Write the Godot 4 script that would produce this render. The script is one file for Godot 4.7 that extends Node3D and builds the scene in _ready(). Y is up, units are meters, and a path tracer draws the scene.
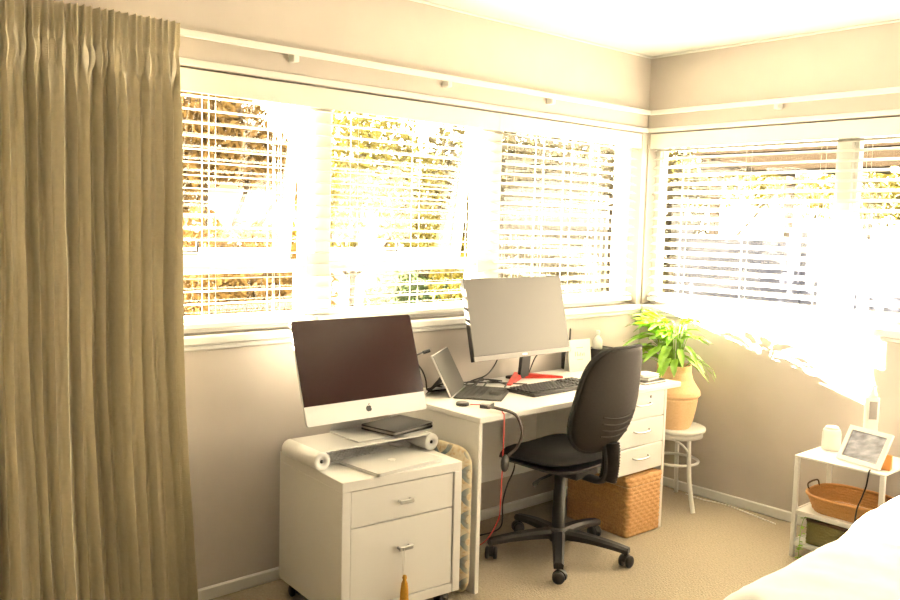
extends Node3D

var used := {}
var noise_cache := {}

# ---------------------------------------------------------------- helpers
func numbered(called: String) -> String:
	var n: int = used.get(called, 0)
	used[called] = n + 1
	return called if n == 0 else "%s_%03d" % [called, n]

func tag(o: Node, label: String, category: String, group := "", kind := "") -> Node:
	if label: o.set_meta("label", label)
	if category: o.set_meta("category", category)
	if group: o.set_meta("group", group)
	if kind: o.set_meta("kind", kind)
	return o

func thing(called: String, label: String, category: String, at := Vector3.ZERO, turn := 0.0, group := "") -> Node3D:
	var o := Node3D.new()
	o.name = numbered(called)
	add_child(o)
	o.position = at
	o.rotation.y = turn
	tag(o, label, category, group)
	return o

func setting(called: String) -> Node3D:
	var o := Node3D.new()
	o.name = called
	add_child(o)
	o.set_meta("kind", "structure")
	return o

func S() -> SurfaceTool:
	var s := SurfaceTool.new()
	s.begin(Mesh.PRIMITIVE_TRIANGLES)
	s.set_smooth_group(-1)
	return s

func mesh_of(s: SurfaceTool) -> ArrayMesh:
	s.generate_normals()
	return s.commit()

func put(s: SurfaceTool, called: String, m: Material, parent: Node = self) -> MeshInstance3D:
	return put_mesh(mesh_of(s), called, m, parent)

func put_mesh(me: Mesh, called: String, m: Material, parent: Node = self) -> MeshInstance3D:
	var o := MeshInstance3D.new()
	o.mesh = me
	o.name = numbered(called) if parent == self else called
	o.material_override = m
	parent.add_child(o, true)
	return o

func lin(r: float, g: float, b: float) -> Color:
	return Color(r, g, b).linear_to_srgb()

func noise_tex(key: String, freq: float, c0: Color, c1: Color, octaves := 3, sz := 256, kind := FastNoiseLite.TYPE_SIMPLEX_SMOOTH) -> NoiseTexture2D:
	var f := FastNoiseLite.new()
	f.seed = key.hash() % 1000
	f.noise_type = kind
	f.frequency = freq
	f.fractal_octaves = octaves
	var t := NoiseTexture2D.new()
	t.width = sz
	t.height = sz
	t.seamless = true
	t.noise = f
	var g := Gradient.new()
	g.set_color(0, c0)
	g.set_color(1, c1)
	t.color_ramp = g
	return t

func bump_tex(freq: float, strength: float, octaves := 3) -> NoiseTexture2D:
	var f := FastNoiseLite.new()
	f.seed = 7
	f.frequency = freq
	f.fractal_octaves = octaves
	var t := NoiseTexture2D.new()
	t.width = 256
	t.height = 256
	t.seamless = true
	t.as_normal_map = true
	t.bump_strength = strength
	t.noise = f
	return t

func mat(c: Color, rough := 0.6, metal := 0.0, spec := 0.5) -> StandardMaterial3D:
	var m := StandardMaterial3D.new()
	m.albedo_color = c
	m.roughness = rough
	m.metallic = metal
	m.metallic_specular = spec
	return m

func textured(key: String, c0: Color, c1: Color, freq: float, scale: float, rough := 0.8, bump := 0.0, bump_freq := 0.1) -> StandardMaterial3D:
	var m := mat(Color.WHITE, rough)
	m.albedo_texture = noise_tex(key, freq, c0, c1)
	m.uv1_triplanar = true
	m.uv1_scale = Vector3.ONE * scale
	if bump > 0.0:
		m.normal_enabled = true
		m.normal_scale = 1.0
		m.normal_texture = bump_tex(bump_freq, bump)
	return m

# convex polygon, turned so that it faces away from `inside`
func poly(s: SurfaceTool, pts: Array, inside: Vector3) -> void:
	var mid := Vector3.ZERO
	for p in pts: mid += p
	mid /= pts.size()
	var n := Vector3.ZERO
	for i in pts.size():
		n += (pts[i] - mid).cross(pts[(i + 1) % pts.size()] - mid)
	var out := n.dot(mid - inside) > 0.0
	for i in range(1, pts.size() - 1):
		s.add_vertex(pts[0])
		s.add_vertex(pts[i + 1] if out else pts[i])
		s.add_vertex(pts[i] if out else pts[i + 1])

func box(s: SurfaceTool, c: Vector3, size: Vector3, b := 0.0, xf := Transform3D()) -> void:
	s.set_smooth_group(-1)
	var h := size / 2.0
	b = minf(b, minf(h.x, minf(h.y, h.z)) * 0.9)
	var mid := xf * c
	var P := func(sx: int, sy: int, sz: int, axis: int) -> Vector3:
		var v := Vector3(sx * (h.x - b), sy * (h.y - b), sz * (h.z - b))
		v[axis] += b * [sx, sy, sz][axis]
		return xf * (c + v)
	for sg in [-1, 1]:
		poly(s, [P.call(sg, -1, -1, 0), P.call(sg, 1, -1, 0), P.call(sg, 1, 1, 0), P.call(sg, -1, 1, 0)], mid)
		poly(s, [P.call(-1, sg, -1, 1), P.call(1, sg, -1, 1), P.call(1, sg, 1, 1), P.call(-1, sg, 1, 1)], mid)
		poly(s, [P.call(-1, -1, sg, 2), P.call(1, -1, sg, 2), P.call(1, 1, sg, 2), P.call(-1, 1, sg, 2)], mid)
	if b <= 0.0: return
	for p in [-1, 1]:
		for q in [-1, 1]:
			poly(s, [P.call(p, q, -1, 0), P.call(p, q, 1, 0), P.call(p, q, 1, 1), P.call(p, q, -1, 1)], mid)
			poly(s, [P.call(p, -1, q, 0), P.call(p, 1, q, 0), P.call(p, 1, q, 2), P.call(p, -1, q, 2)], mid)
			poly(s, [P.call(-1, p, q, 1), P.call(1, p, q, 1), P.call(1, p, q, 2), P.call(-1, p, q, 2)], mid)
			for r in [-1, 1]:
				poly(s, [P.call(p, q, r, 0), P.call(p, q, r, 1), P.call(p, q, r, 2)], mid)

func obox(called: String, c: Vector3, size: Vector3, b: float, m: Material, parent: Node = self) -> MeshInstance3D:
	var s := S()
	box(s, c, size, b)
	return put(s, called, m, parent)

# ring between an outer and an inner rectangle in the u-v plane, from depth w0 to w1
func ring(s: SurfaceTool, xf: Transform3D, o: Rect2, i: Rect2, w0: float, w1: float) -> void:
	s.set_smooth_group(-1)
	var oc := [o.position, Vector2(o.end.x, o.position.y), o.end, Vector2(o.position.x, o.end.y)]
	var ic := [i.position, Vector2(i.end.x, i.position.y), i.end, Vector2(i.position.x, i.end.y)]
	var P := func(p: Vector2, w: float) -> Vector3: return xf * Vector3(p.x, p.y, w)
	for k in 4:
		var j := (k + 1) % 4
		var mid: Vector3 = (P.call(oc[k], w0) + P.call(ic[k], w0) + P.call(oc[j], w0) + P.call(ic[j], w0) + P.call(oc[k], w1) + P.call(ic[k], w1) + P.call(oc[j], w1) + P.call(ic[j], w1)) / 8.0
		for w in [w0, w1]:
			poly(s, [P.call(oc[k], w), P.call(oc[j], w), P.call(ic[j], w), P.call(ic[k], w)], mid)
		poly(s, [P.call(oc[k], w0), P.call(oc[j], w0), P.call(oc[j], w1), P.call(oc[k], w1)], mid)
		poly(s, [P.call(ic[k], w0), P.call(ic[j], w0), P.call(ic[j], w1), P.call(ic[k], w1)], mid)

# polygon in x-y pushed from z0 to z1
func prism(s: SurfaceTool, pts: PackedVector2Array, z0: float, z1: float, xf := Transform3D(), smooth_side := false) -> void:
	if Geometry2D.is_polygon_clockwise(pts):
		pts = pts.duplicate()
		pts.reverse()
	var flip := xf.basis.determinant() < 0.0
	var t := Geometry2D.triangulate_polygon(pts)
	s.set_smooth_group(-1)
	for k in range(0, t.size(), 3):
		var a := pts[t[k]]
		var b := pts[t[k + 1]]
		var c := pts[t[k + 2]]
		if (b - a).cross(c - a) < 0.0:
			var q := b
			b = c
			c = q
		var top := [Vector3(a.x, a.y, z1), Vector3(c.x, c.y, z1), Vector3(b.x, b.y, z1)]
		var bot := [Vector3(a.x, a.y, z0), Vector3(b.x, b.y, z0), Vector3(c.x, c.y, z0)]
		for f in [top, bot]:
			if flip: f.reverse()
			for p in f: s.add_vertex(xf * p)
	s.set_smooth_group(1 if smooth_side else -1)
	for k in pts.size():
		var a := pts[k]
		var b := pts[(k + 1) % pts.size()]
		var q := [Vector3(a.x, a.y, z0), Vector3(b.x, b.y, z1), Vector3(b.x, b.y, z0), Vector3(a.x, a.y, z0), Vector3(a.x, a.y, z1), Vector3(b.x, b.y, z1)]
		if flip: q.reverse()
		for p in q: s.add_vertex(xf * p)

func rrect(w: float, h: float, r: float, n := 5) -> PackedVector2Array:
	var out := PackedVector2Array()
	for k in 4:
		var c := Vector2([1, -1, -1, 1][k] * (w / 2 - r), [1, 1, -1, -1][k] * (h / 2 - r))
		for i in n + 1:
			var a := PI / 2 * (k + float(i) / n)
			out.append(c + Vector2(cos(a), sin(a)) * r)
	return out

func surf(s: SurfaceTool, f: Callable, nu: int, nv: int, uv := false, group := 1, u_closed := false) -> void:
	s.set_smooth_group(group)
	var g := []
	for j in nv + 1:
		var row := []
		for i in nu + 1:
			row.append(f.call(0.0 if u_closed and i == nu else float(i) / nu, float(j) / nv))
		g.append(row)
	for j in nv:
		for i in nu:
			for k in [[0, 0], [1, 1], [1, 0], [0, 0], [0, 1], [1, 1]]:
				if uv: s.set_uv(Vector2(float(i + k[0]) / nu, 1.0 - float(j + k[1]) / nv))
				s.add_vertex(g[j + k[1]][i + k[0]])

func tube(s: SurfaceTool, pts: Array, r, n := 8, flat := 1.0, group := 1) -> void:
	var rings := []
	var up := Vector3.UP
	for i in pts.size():
		var d: Vector3 = (pts[mini(i + 1, pts.size() - 1)] - pts[maxi(i - 1, 0)]).normalized()
		if i == 0 and absf(d.dot(up)) > 0.9: up = Vector3.RIGHT
		var x := up.cross(d).normalized()
		up = d.cross(x).normalized()
		var rr: float = r[i] if r is Array else r
		var row := []
		for k in n:
			var a := TAU * k / n
			row.append(pts[i] + (x * cos(a) + up * sin(a) * flat) * rr)
		rings.append(row)
	s.set_smooth_group(group)
	for i in pts.size() - 1:
		for k in n:
			var j := (k + 1) % n
			for p in [rings[i][k], rings[i + 1][j], rings[i][j], rings[i][k], rings[i + 1][k], rings[i + 1][j]]: s.add_vertex(p)
	s.set_smooth_group(-1)
	for k in range(1, n - 1):
		for p in [rings[0][0], rings[0][k], rings[0][k + 1]]: s.add_vertex(p)
		var e: Array = rings[-1]
		for p in [e[0], e[k + 1], e[k]]: s.add_vertex(p)

func smooth_path(pts: Array, per := 6) -> Array:
	var out := []
	for i in pts.size() - 1:
		var a: Vector3 = pts[maxi(i - 1, 0)]
		var b: Vector3 = pts[i]
		var c: Vector3 = pts[i + 1]
		var d: Vector3 = pts[mini(i + 2, pts.size() - 1)]
		for k in per:
			out.append(b.cubic_interpolate(c, a, d, float(k) / per))
	out.append(pts[-1])
	return out

func cable(called: String, pts: Array, r: float, m: Material, parent: Node = self) -> MeshInstance3D:
	var s := S()
	tube(s, smooth_path(pts), r, 6)
	return put(s, called, m, parent)

# profile of (radius, y) pairs turned about y
func lathe(s: SurfaceTool, prof: Array, n := 24, xf := Transform3D(), group := 1) -> void:
	s.set_smooth_group(group)
	var flip := xf.basis.determinant() < 0.0
	for i in prof.size() - 1:
		for k in n:
			var a := TAU * k / n
			var b := TAU * ((k + 1) % n) / n
			var p: Vector2 = prof[i]
			var q: Vector2 = prof[i + 1]
			var A := Vector3(cos(a) * p.x, p.y, sin(a) * p.x)
			var B := Vector3(cos(b) * p.x, p.y, sin(b) * p.x)
			var C := Vector3(cos(b) * q.x, q.y, sin(b) * q.x)
			var D := Vector3(cos(a) * q.x, q.y, sin(a) * q.x)
			var f := []
			if p.x > 1e-5: f += [A, B, C]
			if q.x > 1e-5: f += [A, C, D]
			if flip: f.reverse()
			for v in f: s.add_vertex(xf * v)

# cushion: outline in x-y, bulging tf to +z and tb to -z, laid on the curve z(x,y)
func cushion(s: SurfaceTool, outline: PackedVector2Array, tf: float, tb: float, curve: Callable, xf := Transform3D(), power := 5.0) -> void:
	var n := outline.size()
	var rad := [0.0, 0.3, 0.55, 0.75, 0.87, 0.94, 0.98, 1.0]
	var rings := []
	for side in [1, -1]:
		var list := rad if side == 1 else rad.slice(0, 7)
		if side == -1: list.reverse()
		var out_list := []
		if side == 1:
			for r in list: out_list.append(r)
		else:
			for r in list: out_list.append(r)
		for r in out_list:
			var row := []
			for k in n:
				var p: Vector2 = outline[k] * r
				var t: float = pow(maxf(0.0, 1.0 - pow(r, power)), 0.5)
				row.append(xf * Vector3(p.x, p.y, curve.call(p.x, p.y) + (tf * t if side == 1 else -tb * t)))
			rings.append(row)
	s.set_smooth_group(1)
	var flip := xf.basis.determinant() < 0.0
	for i in rings.size() - 1:
		for k in n:
			var j := (k + 1) % n
			var f := []
			if i > 0: f += [rings[i][k], rings[i][j], rings[i + 1][j]]
			else: f += []
			if i == 0: f += [rings[0][0], rings[1][j], rings[1][k]]
			elif i < rings.size() - 2: f += [rings[i][k], rings[i + 1][j], rings[i + 1][k]]
			if flip: f.reverse()
			for v in f: s.add_vertex(v)

func apple(size: float) -> Array:
	var body := PackedVector2Array()
	for i in 48:
		var a := TAU * i / 48
		var r := 1.0 + 0.10 * cos(2 * a) - 0.13 * exp(-pow(wrapf(a - PI / 2, -PI, PI) / 0.35, 2)) - 0.10 * exp(-pow(wrapf(a + PI / 2, -PI, PI) / 0.3, 2)) + 0.05 * sin(a)
		body.append(Vector2(cos(a) * r * 0.9, sin(a) * r) * size)
	var bite := PackedVector2Array()
	for i in 20:
		bite.append(Vector2(1.22, 0.15) * size + Vector2(cos(TAU * i / 20), sin(TAU * i / 20)) * size * 0.46)
	var leaf := PackedVector2Array()
	for i in 12:
		var t := float(i) / 12
		var w := sin(TAU * t)
		leaf.append((Vector2(0.05, 1.05) + Vector2(0.5, 0.55).normalized() * 0.62 * (1 - absf(2 * t - 1)) + Vector2(-0.7, 0.7) * 0.17 * w) * size)
	return [Geometry2D.clip_polygons(body, bite)[0], leaf]

# ---------------------------------------------------------------- materials
var M := {}
func materials() -> void:
	M.wall = textured("wall", Color(0.735, 0.705, 0.675), Color(0.755, 0.725, 0.695), 0.02, 0.7, 0.85)
	M.white = mat(Color(0.90, 0.90, 0.885), 0.45)
	M.ceiling = mat(Color(0.92, 0.92, 0.905), 0.9)
	M.carpet = textured("carpet", Color(0.565, 0.525, 0.455), Color(0.64, 0.595, 0.515), 0.10, 2.6, 0.97, 3.0, 0.14)
	M.slat = mat(Color(0.91, 0.90, 0.87), 0.4)
	M.cord = mat(Color(0.93, 0.92, 0.89), 0.8)
	M.glass = mat(Color(0.3, 0.3, 0.3, 0.01), 0.02)
	M.glass.transparency = BaseMaterial3D.TRANSPARENCY_ALPHA
	M.linen = textured("linen", Color(0.89, 0.855, 0.76), Color(0.93, 0.895, 0.80), 0.05, 3.0, 0.9, 1.5, 0.25)
	M.laminate = mat(Color(0.92, 0.915, 0.90), 0.35)
	M.laminate_edge = mat(Color(0.87, 0.865, 0.845), 0.4)
	M.black_plastic = textured("plastic", Color(0.075, 0.07, 0.065), Color(0.10, 0.095, 0.09), 0.05, 6.0, 0.5, 0.6, 0.3)
	M.shell = textured("shell", Color(0.115, 0.098, 0.082), Color(0.14, 0.12, 0.10), 0.05, 6.0, 0.7, 0.8, 0.3)
	M.shell.metallic_specular = 0.3
	M.black_fabric = textured("blackfabric", Color(0.075, 0.07, 0.065), Color(0.12, 0.115, 0.11), 0.15, 8.0, 0.95, 3.0, 0.3)
	M.dark = mat(Color(0.09, 0.085, 0.085), 0.45)
	M.metal = mat(Color(0.72, 0.72, 0.72), 0.3, 0.9)
	M.steel = mat(Color(0.5, 0.5, 0.5), 0.35, 0.8)
	M.alu = mat(Color(0.79, 0.79, 0.785), 0.42, 0.25)
	M.alu_bright = mat(Color(0.93, 0.93, 0.925), 0.35)
	M.off_glass = mat(Color(0.15, 0.082, 0.078), 0.12, 0.0, 0.38)
	M.matte_screen = mat(Color(0.22, 0.20, 0.165), 0.40, 0.18)
	M.bezel = mat(Color(0.44, 0.42, 0.40), 0.45)
	M.grey_plastic = mat(Color(0.60, 0.58, 0.56), 0.4)
	M.red = mat(Color(0.74, 0.18, 0.13), 0.35)
	M.red_cable = mat(Color(0.80, 0.22, 0.20), 0.5)
	M.tablet = mat(Color(0.27, 0.265, 0.25), 0.3, 0.2)
	M.tablet_keys = textured("tabkeys", Color(0.20, 0.20, 0.19), Color(0.27, 0.265, 0.25), 0.2, 6.0, 0.9)
	M.navy = mat(Color(0.12, 0.125, 0.14), 0.55)
	M.straw = textured("straw", Color(0.64, 0.47, 0.29), Color(0.83, 0.67, 0.46), 0.06, 5.0, 0.75, 2.0, 0.3)
	M.pot = textured("pot", Color(0.87, 0.72, 0.53), Color(0.93, 0.80, 0.63), 0.08, 4.0, 0.8, 2.0, 0.3)
	M.rattan = textured("rattan", Color(0.66, 0.47, 0.27), Color(0.80, 0.61, 0.39), 0.1, 6.0, 0.75, 2.0, 0.3)
	M.green_weave = textured("greenweave", Color(0.33, 0.31, 0.18), Color(0.46, 0.43, 0.27), 0.1, 6.0, 0.85)
	M.brown_weave = textured("brownweave", Color(0.22, 0.15, 0.10), Color(0.34, 0.24, 0.16), 0.1, 6.0, 0.85)
	M.leaf = textured("leaf", Color(0.36, 0.52, 0.14), Color(0.56, 0.70, 0.25), 0.03, 3.0, 0.45)
	M.leaf.backlight_enabled = true
	M.leaf.backlight = lin(0.35, 0.5, 0.08)
	M.soil = mat(Color(0.2, 0.15, 0.1), 1.0)
	M.duvet = textured("duvet", Color(0.91, 0.905, 0.895), Color(0.94, 0.935, 0.925), 0.03, 2.0, 0.9)
	M.mustard = mat(Color(0.72, 0.52, 0.16), 0.9)
	M.paper = mat(Color(0.93, 0.925, 0.90), 0.8)
	M.ink = mat(Color(0.70, 0.66, 0.60), 0.8)
	M.cork = mat(Color(0.74, 0.50, 0.25), 0.9)
	M.ceramic = mat(Color(0.93, 0.92, 0.90), 0.3)

# ---------------------------------------------------------------- camera, sky, sun
func view_and_light() -> void:
	var cam := Camera3D.new()
	cam.name = "camera"
	add_child(cam)
	var yaw := deg_to_rad(-41.524)
	var pitch := deg_to_rad(-5.136)
	var roll := deg_to_rad(1.425)
	cam.transform = Transform3D(Basis(Vector3.UP, yaw) * Basis(Vector3.RIGHT, pitch) * Basis(Vector3.BACK, roll), Vector3(-4.164, 1.479, 3.018))
	cam.fov = 38.49
	cam.near = 0.05
	cam.current = true

	var env := Environment.new()
	env.background_mode = Environment.BG_SKY
	var sky := Sky.new()
	var sm := ProceduralSkyMaterial.new()
	sm.sky_top_color = lin(8.5, 7.3, 5.5)
	sm.sky_horizon_color = lin(11.0, 9.5, 7.1)
	sm.ground_horizon_color = lin(4.5, 3.8, 2.5)
	sm.ground_bottom_color = lin(3.0, 2.5, 1.6)
	sm.sky_curve = 0.2
	sm.sun_angle_max = 1.0
	sky.sky_material = sm
	env.sky = sky
	env.tonemap_mode = Environment.TONE_MAPPER_LINEAR
	env.tonemap_exposure = 1.25
	env.sdfgi_enabled = true
	env.ssao_enabled = true
	env.ssil_enabled = true
	var we := WorldEnvironment.new()
	we.name = "environment"
	we.environment = env
	add_child(we)

	var sun := DirectionalLight3D.new()
	sun.name = "sun"
	add_child(sun)
	sun.look_at_from_position(Vector3.ZERO, Vector3(0.72, -0.305, 1.0))
	sun.light_color = lin(1.0, 0.835, 0.595)
	sun.light_energy = 118.0
	sun.light_angular_distance = 0.6
	sun.shadow_enabled = true
	sun.sky_mode = DirectionalLight3D.SKY_MODE_LIGHT_ONLY

# local wall frames: u along the wall, v up, w outwards
const WALL_A := Transform3D(Vector3(1, 0, 0), Vector3(0, 1, 0), Vector3(0, 0, -1), Vector3.ZERO)
const WALL_B := Transform3D(Vector3(0, 0, 1), Vector3(0, 1, 0), Vector3(1, 0, 0), Vector3.ZERO)
const HEAD := 2.02
const FOOT := 1.035
const TOP := 2.45

func struct(s: SurfaceTool, called: String, m: Material) -> MeshInstance3D:
	var o := put(s, called, m)
	o.set_meta("kind", "structure")
	return o

func room() -> void:
	var s := S()
	box(s, Vector3(-3.95, -0.06, 3.75), Vector3(8.2, 0.12, 7.8))
	struct(s, "floor", M.carpet)
	s = S()
	box(s, Vector3(-3.95, TOP + 0.06, 3.75), Vector3(8.2, 0.12, 7.8))
	struct(s, "ceiling", M.ceiling)
	s = S()
	ring(s, WALL_A, Rect2(-8.05, 0, 8.20, TOP), Rect2(-3.30, FOOT, 3.255, HEAD - FOOT), 0.0, 0.15)
	struct(s, "wall_back", M.wall)
	s = S()
	ring(s, WALL_B, Rect2(0, 0, 3.4, TOP), Rect2(0.012, FOOT, 2.973, HEAD - FOOT), 0.0, 0.15)
	ring(s, WALL_B, Rect2(3.4, 0, 4.25, TOP), Rect2(3.7, FOOT, 2.4, HEAD - FOOT), 0.0, 0.15)
	struct(s, "wall_right", M.wall)
	s = S()
	box(s, Vector3(-7.975, TOP / 2, 3.75), Vector3(0.15, TOP, 7.5))
	struct(s, "wall_left", M.wall)
	s = S()
	box(s, Vector3(-3.95, TOP / 2, 7.575), Vector3(7.9, TOP, 0.15))
	struct(s, "wall_front", M.wall)
	s = S()
	box(s, Vector3(-3.95, 0.026, 0.008), Vector3(7.9, 0.052, 0.016), 0.005)
	struct(s, "baseboard_back", M.white)
	s = S()
	box(s, Vector3(-0.008, 0.026, 3.75), Vector3(0.016, 0.052, 7.46), 0.005)
	struct(s, "baseboard_right", M.white)
	# window boards, architraves, cornices
	var n := 1
	for w in [[WALL_A, -3.42, 0.0], [WALL_B, 0.0, 3.1]]:
		var u0: float = w[1]
		var u1: float = w[2]
		var mid := (u0 + u1) / 2
		s = S()
		box(s, Vector3(mid, 1.018, 0.0), Vector3(u1 - u0, 0.034, 0.07), 0.006, w[0])
		struct(s, "trim_%d" % n, M.white)
		s = S()
		box(s, Vector3(mid, 0.990, -0.009), Vector3(u1 - u0, 0.022, 0.018), 0.005, w[0])
		struct(s, "trim_%d" % (n + 1), M.white)
		s = S()
		box(s, Vector3(mid, 2.034, -0.007), Vector3(u1 - u0, 0.024, 0.014), 0.003, w[0])
		struct(s, "trim_%d" % (n + 2), M.white)
		s = S()
		var v0 := -7.9 if w[0] == WALL_A else 0.0
		var v1 := 0.0 if w[0] == WALL_A else 7.5
		box(s, Vector3((v0 + v1) / 2, TOP - 0.006, -0.006), Vector3(v1 - v0, 0.012, 0.012), 0.004, w[0])
		struct(s, "trim_%d" % (n + 3), M.ceiling)
		n += 4

func pane(parent: Node, xf: Transform3D, r: Rect2, w: float, at := Transform3D()) -> void:
	var s := S()
	box(s, Vector3(r.get_center().x, r.get_center().y, w), Vector3(r.size.x, r.size.y, 0.004), 0.0, at * xf)
	put(s, "pane", M.glass, parent)

func window(called: String, xf: Transform3D, u0: float, u1: float, bays: Array, fw := 0.05) -> void:
	var win := setting(called)
	var s := S()
	ring(s, xf, Rect2(u0, FOOT, u1 - u0, HEAD - FOOT), Rect2(u0 + fw, FOOT + 0.045, u1 - u0 - 2 * fw, HEAD - FOOT - 0.095), 0.075, 0.15)
	put(s, "frame", M.white, win)
	for i in bays.size():
		var a: float = bays[i].a
		var b: float = bays[i].b
		if i > 0:
			var p: float = bays[i - 1].b
			s = S()
			box(s, Vector3((p + a) / 2, (FOOT + HEAD) / 2, 0.105), Vector3(a - p - 0.04, HEAD - FOOT - 0.085, 0.08), 0.004, xf)
			put(s, "mullion", M.white, win)
		var y0 := FOOT + 0.04
		var y1 := HEAD - 0.045
		if bays[i].has("open"):
			s = S()
			box(s, Vector3((a + b) / 2, 1.287, 0.112), Vector3(b - a + 0.05, 0.045, 0.07), 0.004, xf)
			put(s, "transom", M.white, win)
			s = S()
			ring(s, xf, Rect2(a - 0.025, y0, b - a + 0.05, 1.267 - y0), Rect2(a, y0 + 0.018, b - a, 1.258 - y0 - 0.018), 0.09, 0.135)
			var low := put(s, "fixed_frame", M.white, win)
			pane(low, xf, Rect2(a, y0 + 0.015, b - a, 1.26 - y0 - 0.015), 0.115)
			# top hung sash, pushed open at the foot
			var hinge := Vector3((a + b) / 2, y1, 0.10)
			var swing := Transform3D(Basis(Vector3.RIGHT, -deg_to_rad(bays[i].open)), Vector3.ZERO)
			var at := Transform3D(Basis(), hinge) * swing
			s = S()
			var hw := (b - a) / 2
			var hh := y1 - 1.302
			ring(s, xf * at, Rect2(-hw - 0.018, -hh, 2 * hw + 0.036, hh), Rect2(-hw + 0.012, -hh + 0.042, 2 * hw - 0.024, hh - 0.072), 0.0, 0.035)
			var sash := put(s, "sash", M.white, win)
			s = S()
			box(s, Vector3(0, -hh / 2, 0.018), Vector3(2 * hw - 0.02, hh - 0.06, 0.004), 0.0, xf * at)
			put(s, "pane", M.glass, sash)
			s = S()
			box(s, Vector3(-0.02, -hh + 0.03, -0.012), Vector3(0.06, 0.016, 0.018), 0.003, xf * at)
			box(s, Vector3(0.008, -hh + 0.055, -0.015), Vector3(0.011, 0.06, 0.010), 0.002, xf * at)
			put(s, "stay_handle", M.dark, sash)
		else:
			s = S()
			ring(s, xf, Rect2(a - 0.03, y0, b - a + 0.06, y1 - y0), Rect2(a, y0 + 0.02, b - a, y1 - y0 - 0.04), 0.09, 0.135)
			var fixed := put(s, "fixed_frame", M.white, win)
			pane(fixed, xf, Rect2(a, y0 + 0.02, b - a, y1 - y0 - 0.04), 0.115)

func blind(xf: Transform3D, u0: float, u1: float, tilt: float, label: String, cords: Array, wand := -1.0) -> void:
	var o := thing("venetian_blind", label, "blind", Vector3.ZERO, 0.0, "white venetian blinds on the corner windows")
	var mid := (u0 + u1) / 2
	var s := S()
	box(s, Vector3(mid, 1.972, 0.008), Vector3(u1 - u0 + 0.0078, 0.082, 0.012), 0.0, xf)
	put(s, "valance", M.slat, o)
	s = S()
	box(s, Vector3(mid, 1.99, 0.042), Vector3(u1 - u0 - 0.02, 0.04, 0.05), 0.003, xf)
	put(s, "head_rail", M.slat, o)
	var sl := S()
	var b := Basis(Vector3.RIGHT, deg_to_rad(tilt))
	var f := func(u: float, v: float) -> Vector3:
		var a := v * TAU
		var w := cos(a) * 0.025
		var p := Vector3((u - 0.5) * (u1 - u0 - 0.012), sin(a) * 0.0013 + 0.0014 * (1.0 - pow(w / 0.025, 2)), w)
		return xf.basis * (b * p)
	surf(sl, f, 1, 10, false, 1)
	var me := mesh_of(sl)
	var y := 1.922
	while y > 1.09:
		var q := put_mesh(me, "slat", M.slat, o)
		q.position = xf * Vector3(mid, y, 0.042)
		y -= 0.0485
	s = S()
	box(s, Vector3(mid, 1.066, 0.042), Vector3(u1 - u0 - 0.012, 0.022, 0.048), 0.004, xf)
	put(s, "bottom_rail", M.slat, o)
	for c in cords:
		s = S()
		for w in [0.014, 0.070]:
			tube(s, [xf * Vector3(c, 1.97, w), xf * Vector3(c, 1.06, w)], 0.0008, 5)
		put(s, "ladder_cord", M.cord, o)
	if wand > -99.0 and wand != -1.0:
		s = S()
		tube(s, [xf * Vector3(wand, 1.96, 0.004), xf * Vector3(wand, 1.45, 0.004)], 0.0016, 5)
		tube(s, [xf * Vector3(wand + 0.012, 1.96, 0.004), xf * Vector3(wand + 0.012, 1.40, 0.004)], 0.0016, 5)
		put(s, "pull_cord", M.cord, o)

func windows() -> void:
	window("window_1", WALL_A, -3.30, -0.045, [
		{"a": -3.10, "b": -2.26, "open": 8.0}, {"a": -2.10, "b": -1.28, "open": 8.0}, {"a": -1.09, "b": -0.115}])
	window("window_2", WALL_B, 0.012, 2.985, [
		{"a": 0.052, "b": 1.06}, {"a": 1.17, "b": 2.05}, {"a": 2.16, "b": 2.90}], 0.03)
	window("window_3", WALL_B, 3.7, 6.1, [{"a": 3.78, "b": 4.85}, {"a": 4.95, "b": 6.02}], 0.05)
	blind(WALL_A, -3.29, -2.222, 0.0, "white slatted blind half hidden behind the linen curtain", [-3.05, -2.70, -2.672, -2.42, -2.395], -2.41)
	blind(WALL_A, -2.214, -1.20, 0.0, "white slatted blind between the two window posts, above the red-footed monitor", [-2.02, -1.68, -1.34])
	blind(WALL_A, -1.19, -0.055, -18.0, "white slatted blind ending at the room corner, tilted, above the desk", [-1.07, -0.86, -0.64, -0.42, -0.20])
	blind(WALL_B, 0.022, 2.975, -22.0, "long white slatted blind on the window above the bedside table", [0.24, 0.62, 1.02, 1.24, 1.65, 2.1, 2.6])

func rails() -> void:
	for w in [[WALL_A, -3.75, -0.035, [-3.5, -2.36, -1.56, -0.86], "white curtain rail along the wall above the three desk windows"], [WALL_B, 0.035, 3.4, [0.80, 1.9, 2.9], "white curtain rail above the bedside window, empty of curtains"]]:
		var o := thing("curtain_rail", w[4], "curtain rail", Vector3.ZERO, 0.0, "white curtain rails")
		var s := S()
		box(s, Vector3((w[1] + w[2]) / 2, 2.128, -0.042), Vector3(w[2] - w[1], 0.026, 0.014), 0.003, w[0])
		put(s, "track", M.white, o)
		for u in w[3]:
			s = S()
			box(s, Vector3(u, 2.112, -0.022), Vector3(0.026, 0.044, 0.044), 0.003, w[0])
			put(s, "bracket", M.white, o)

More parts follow.
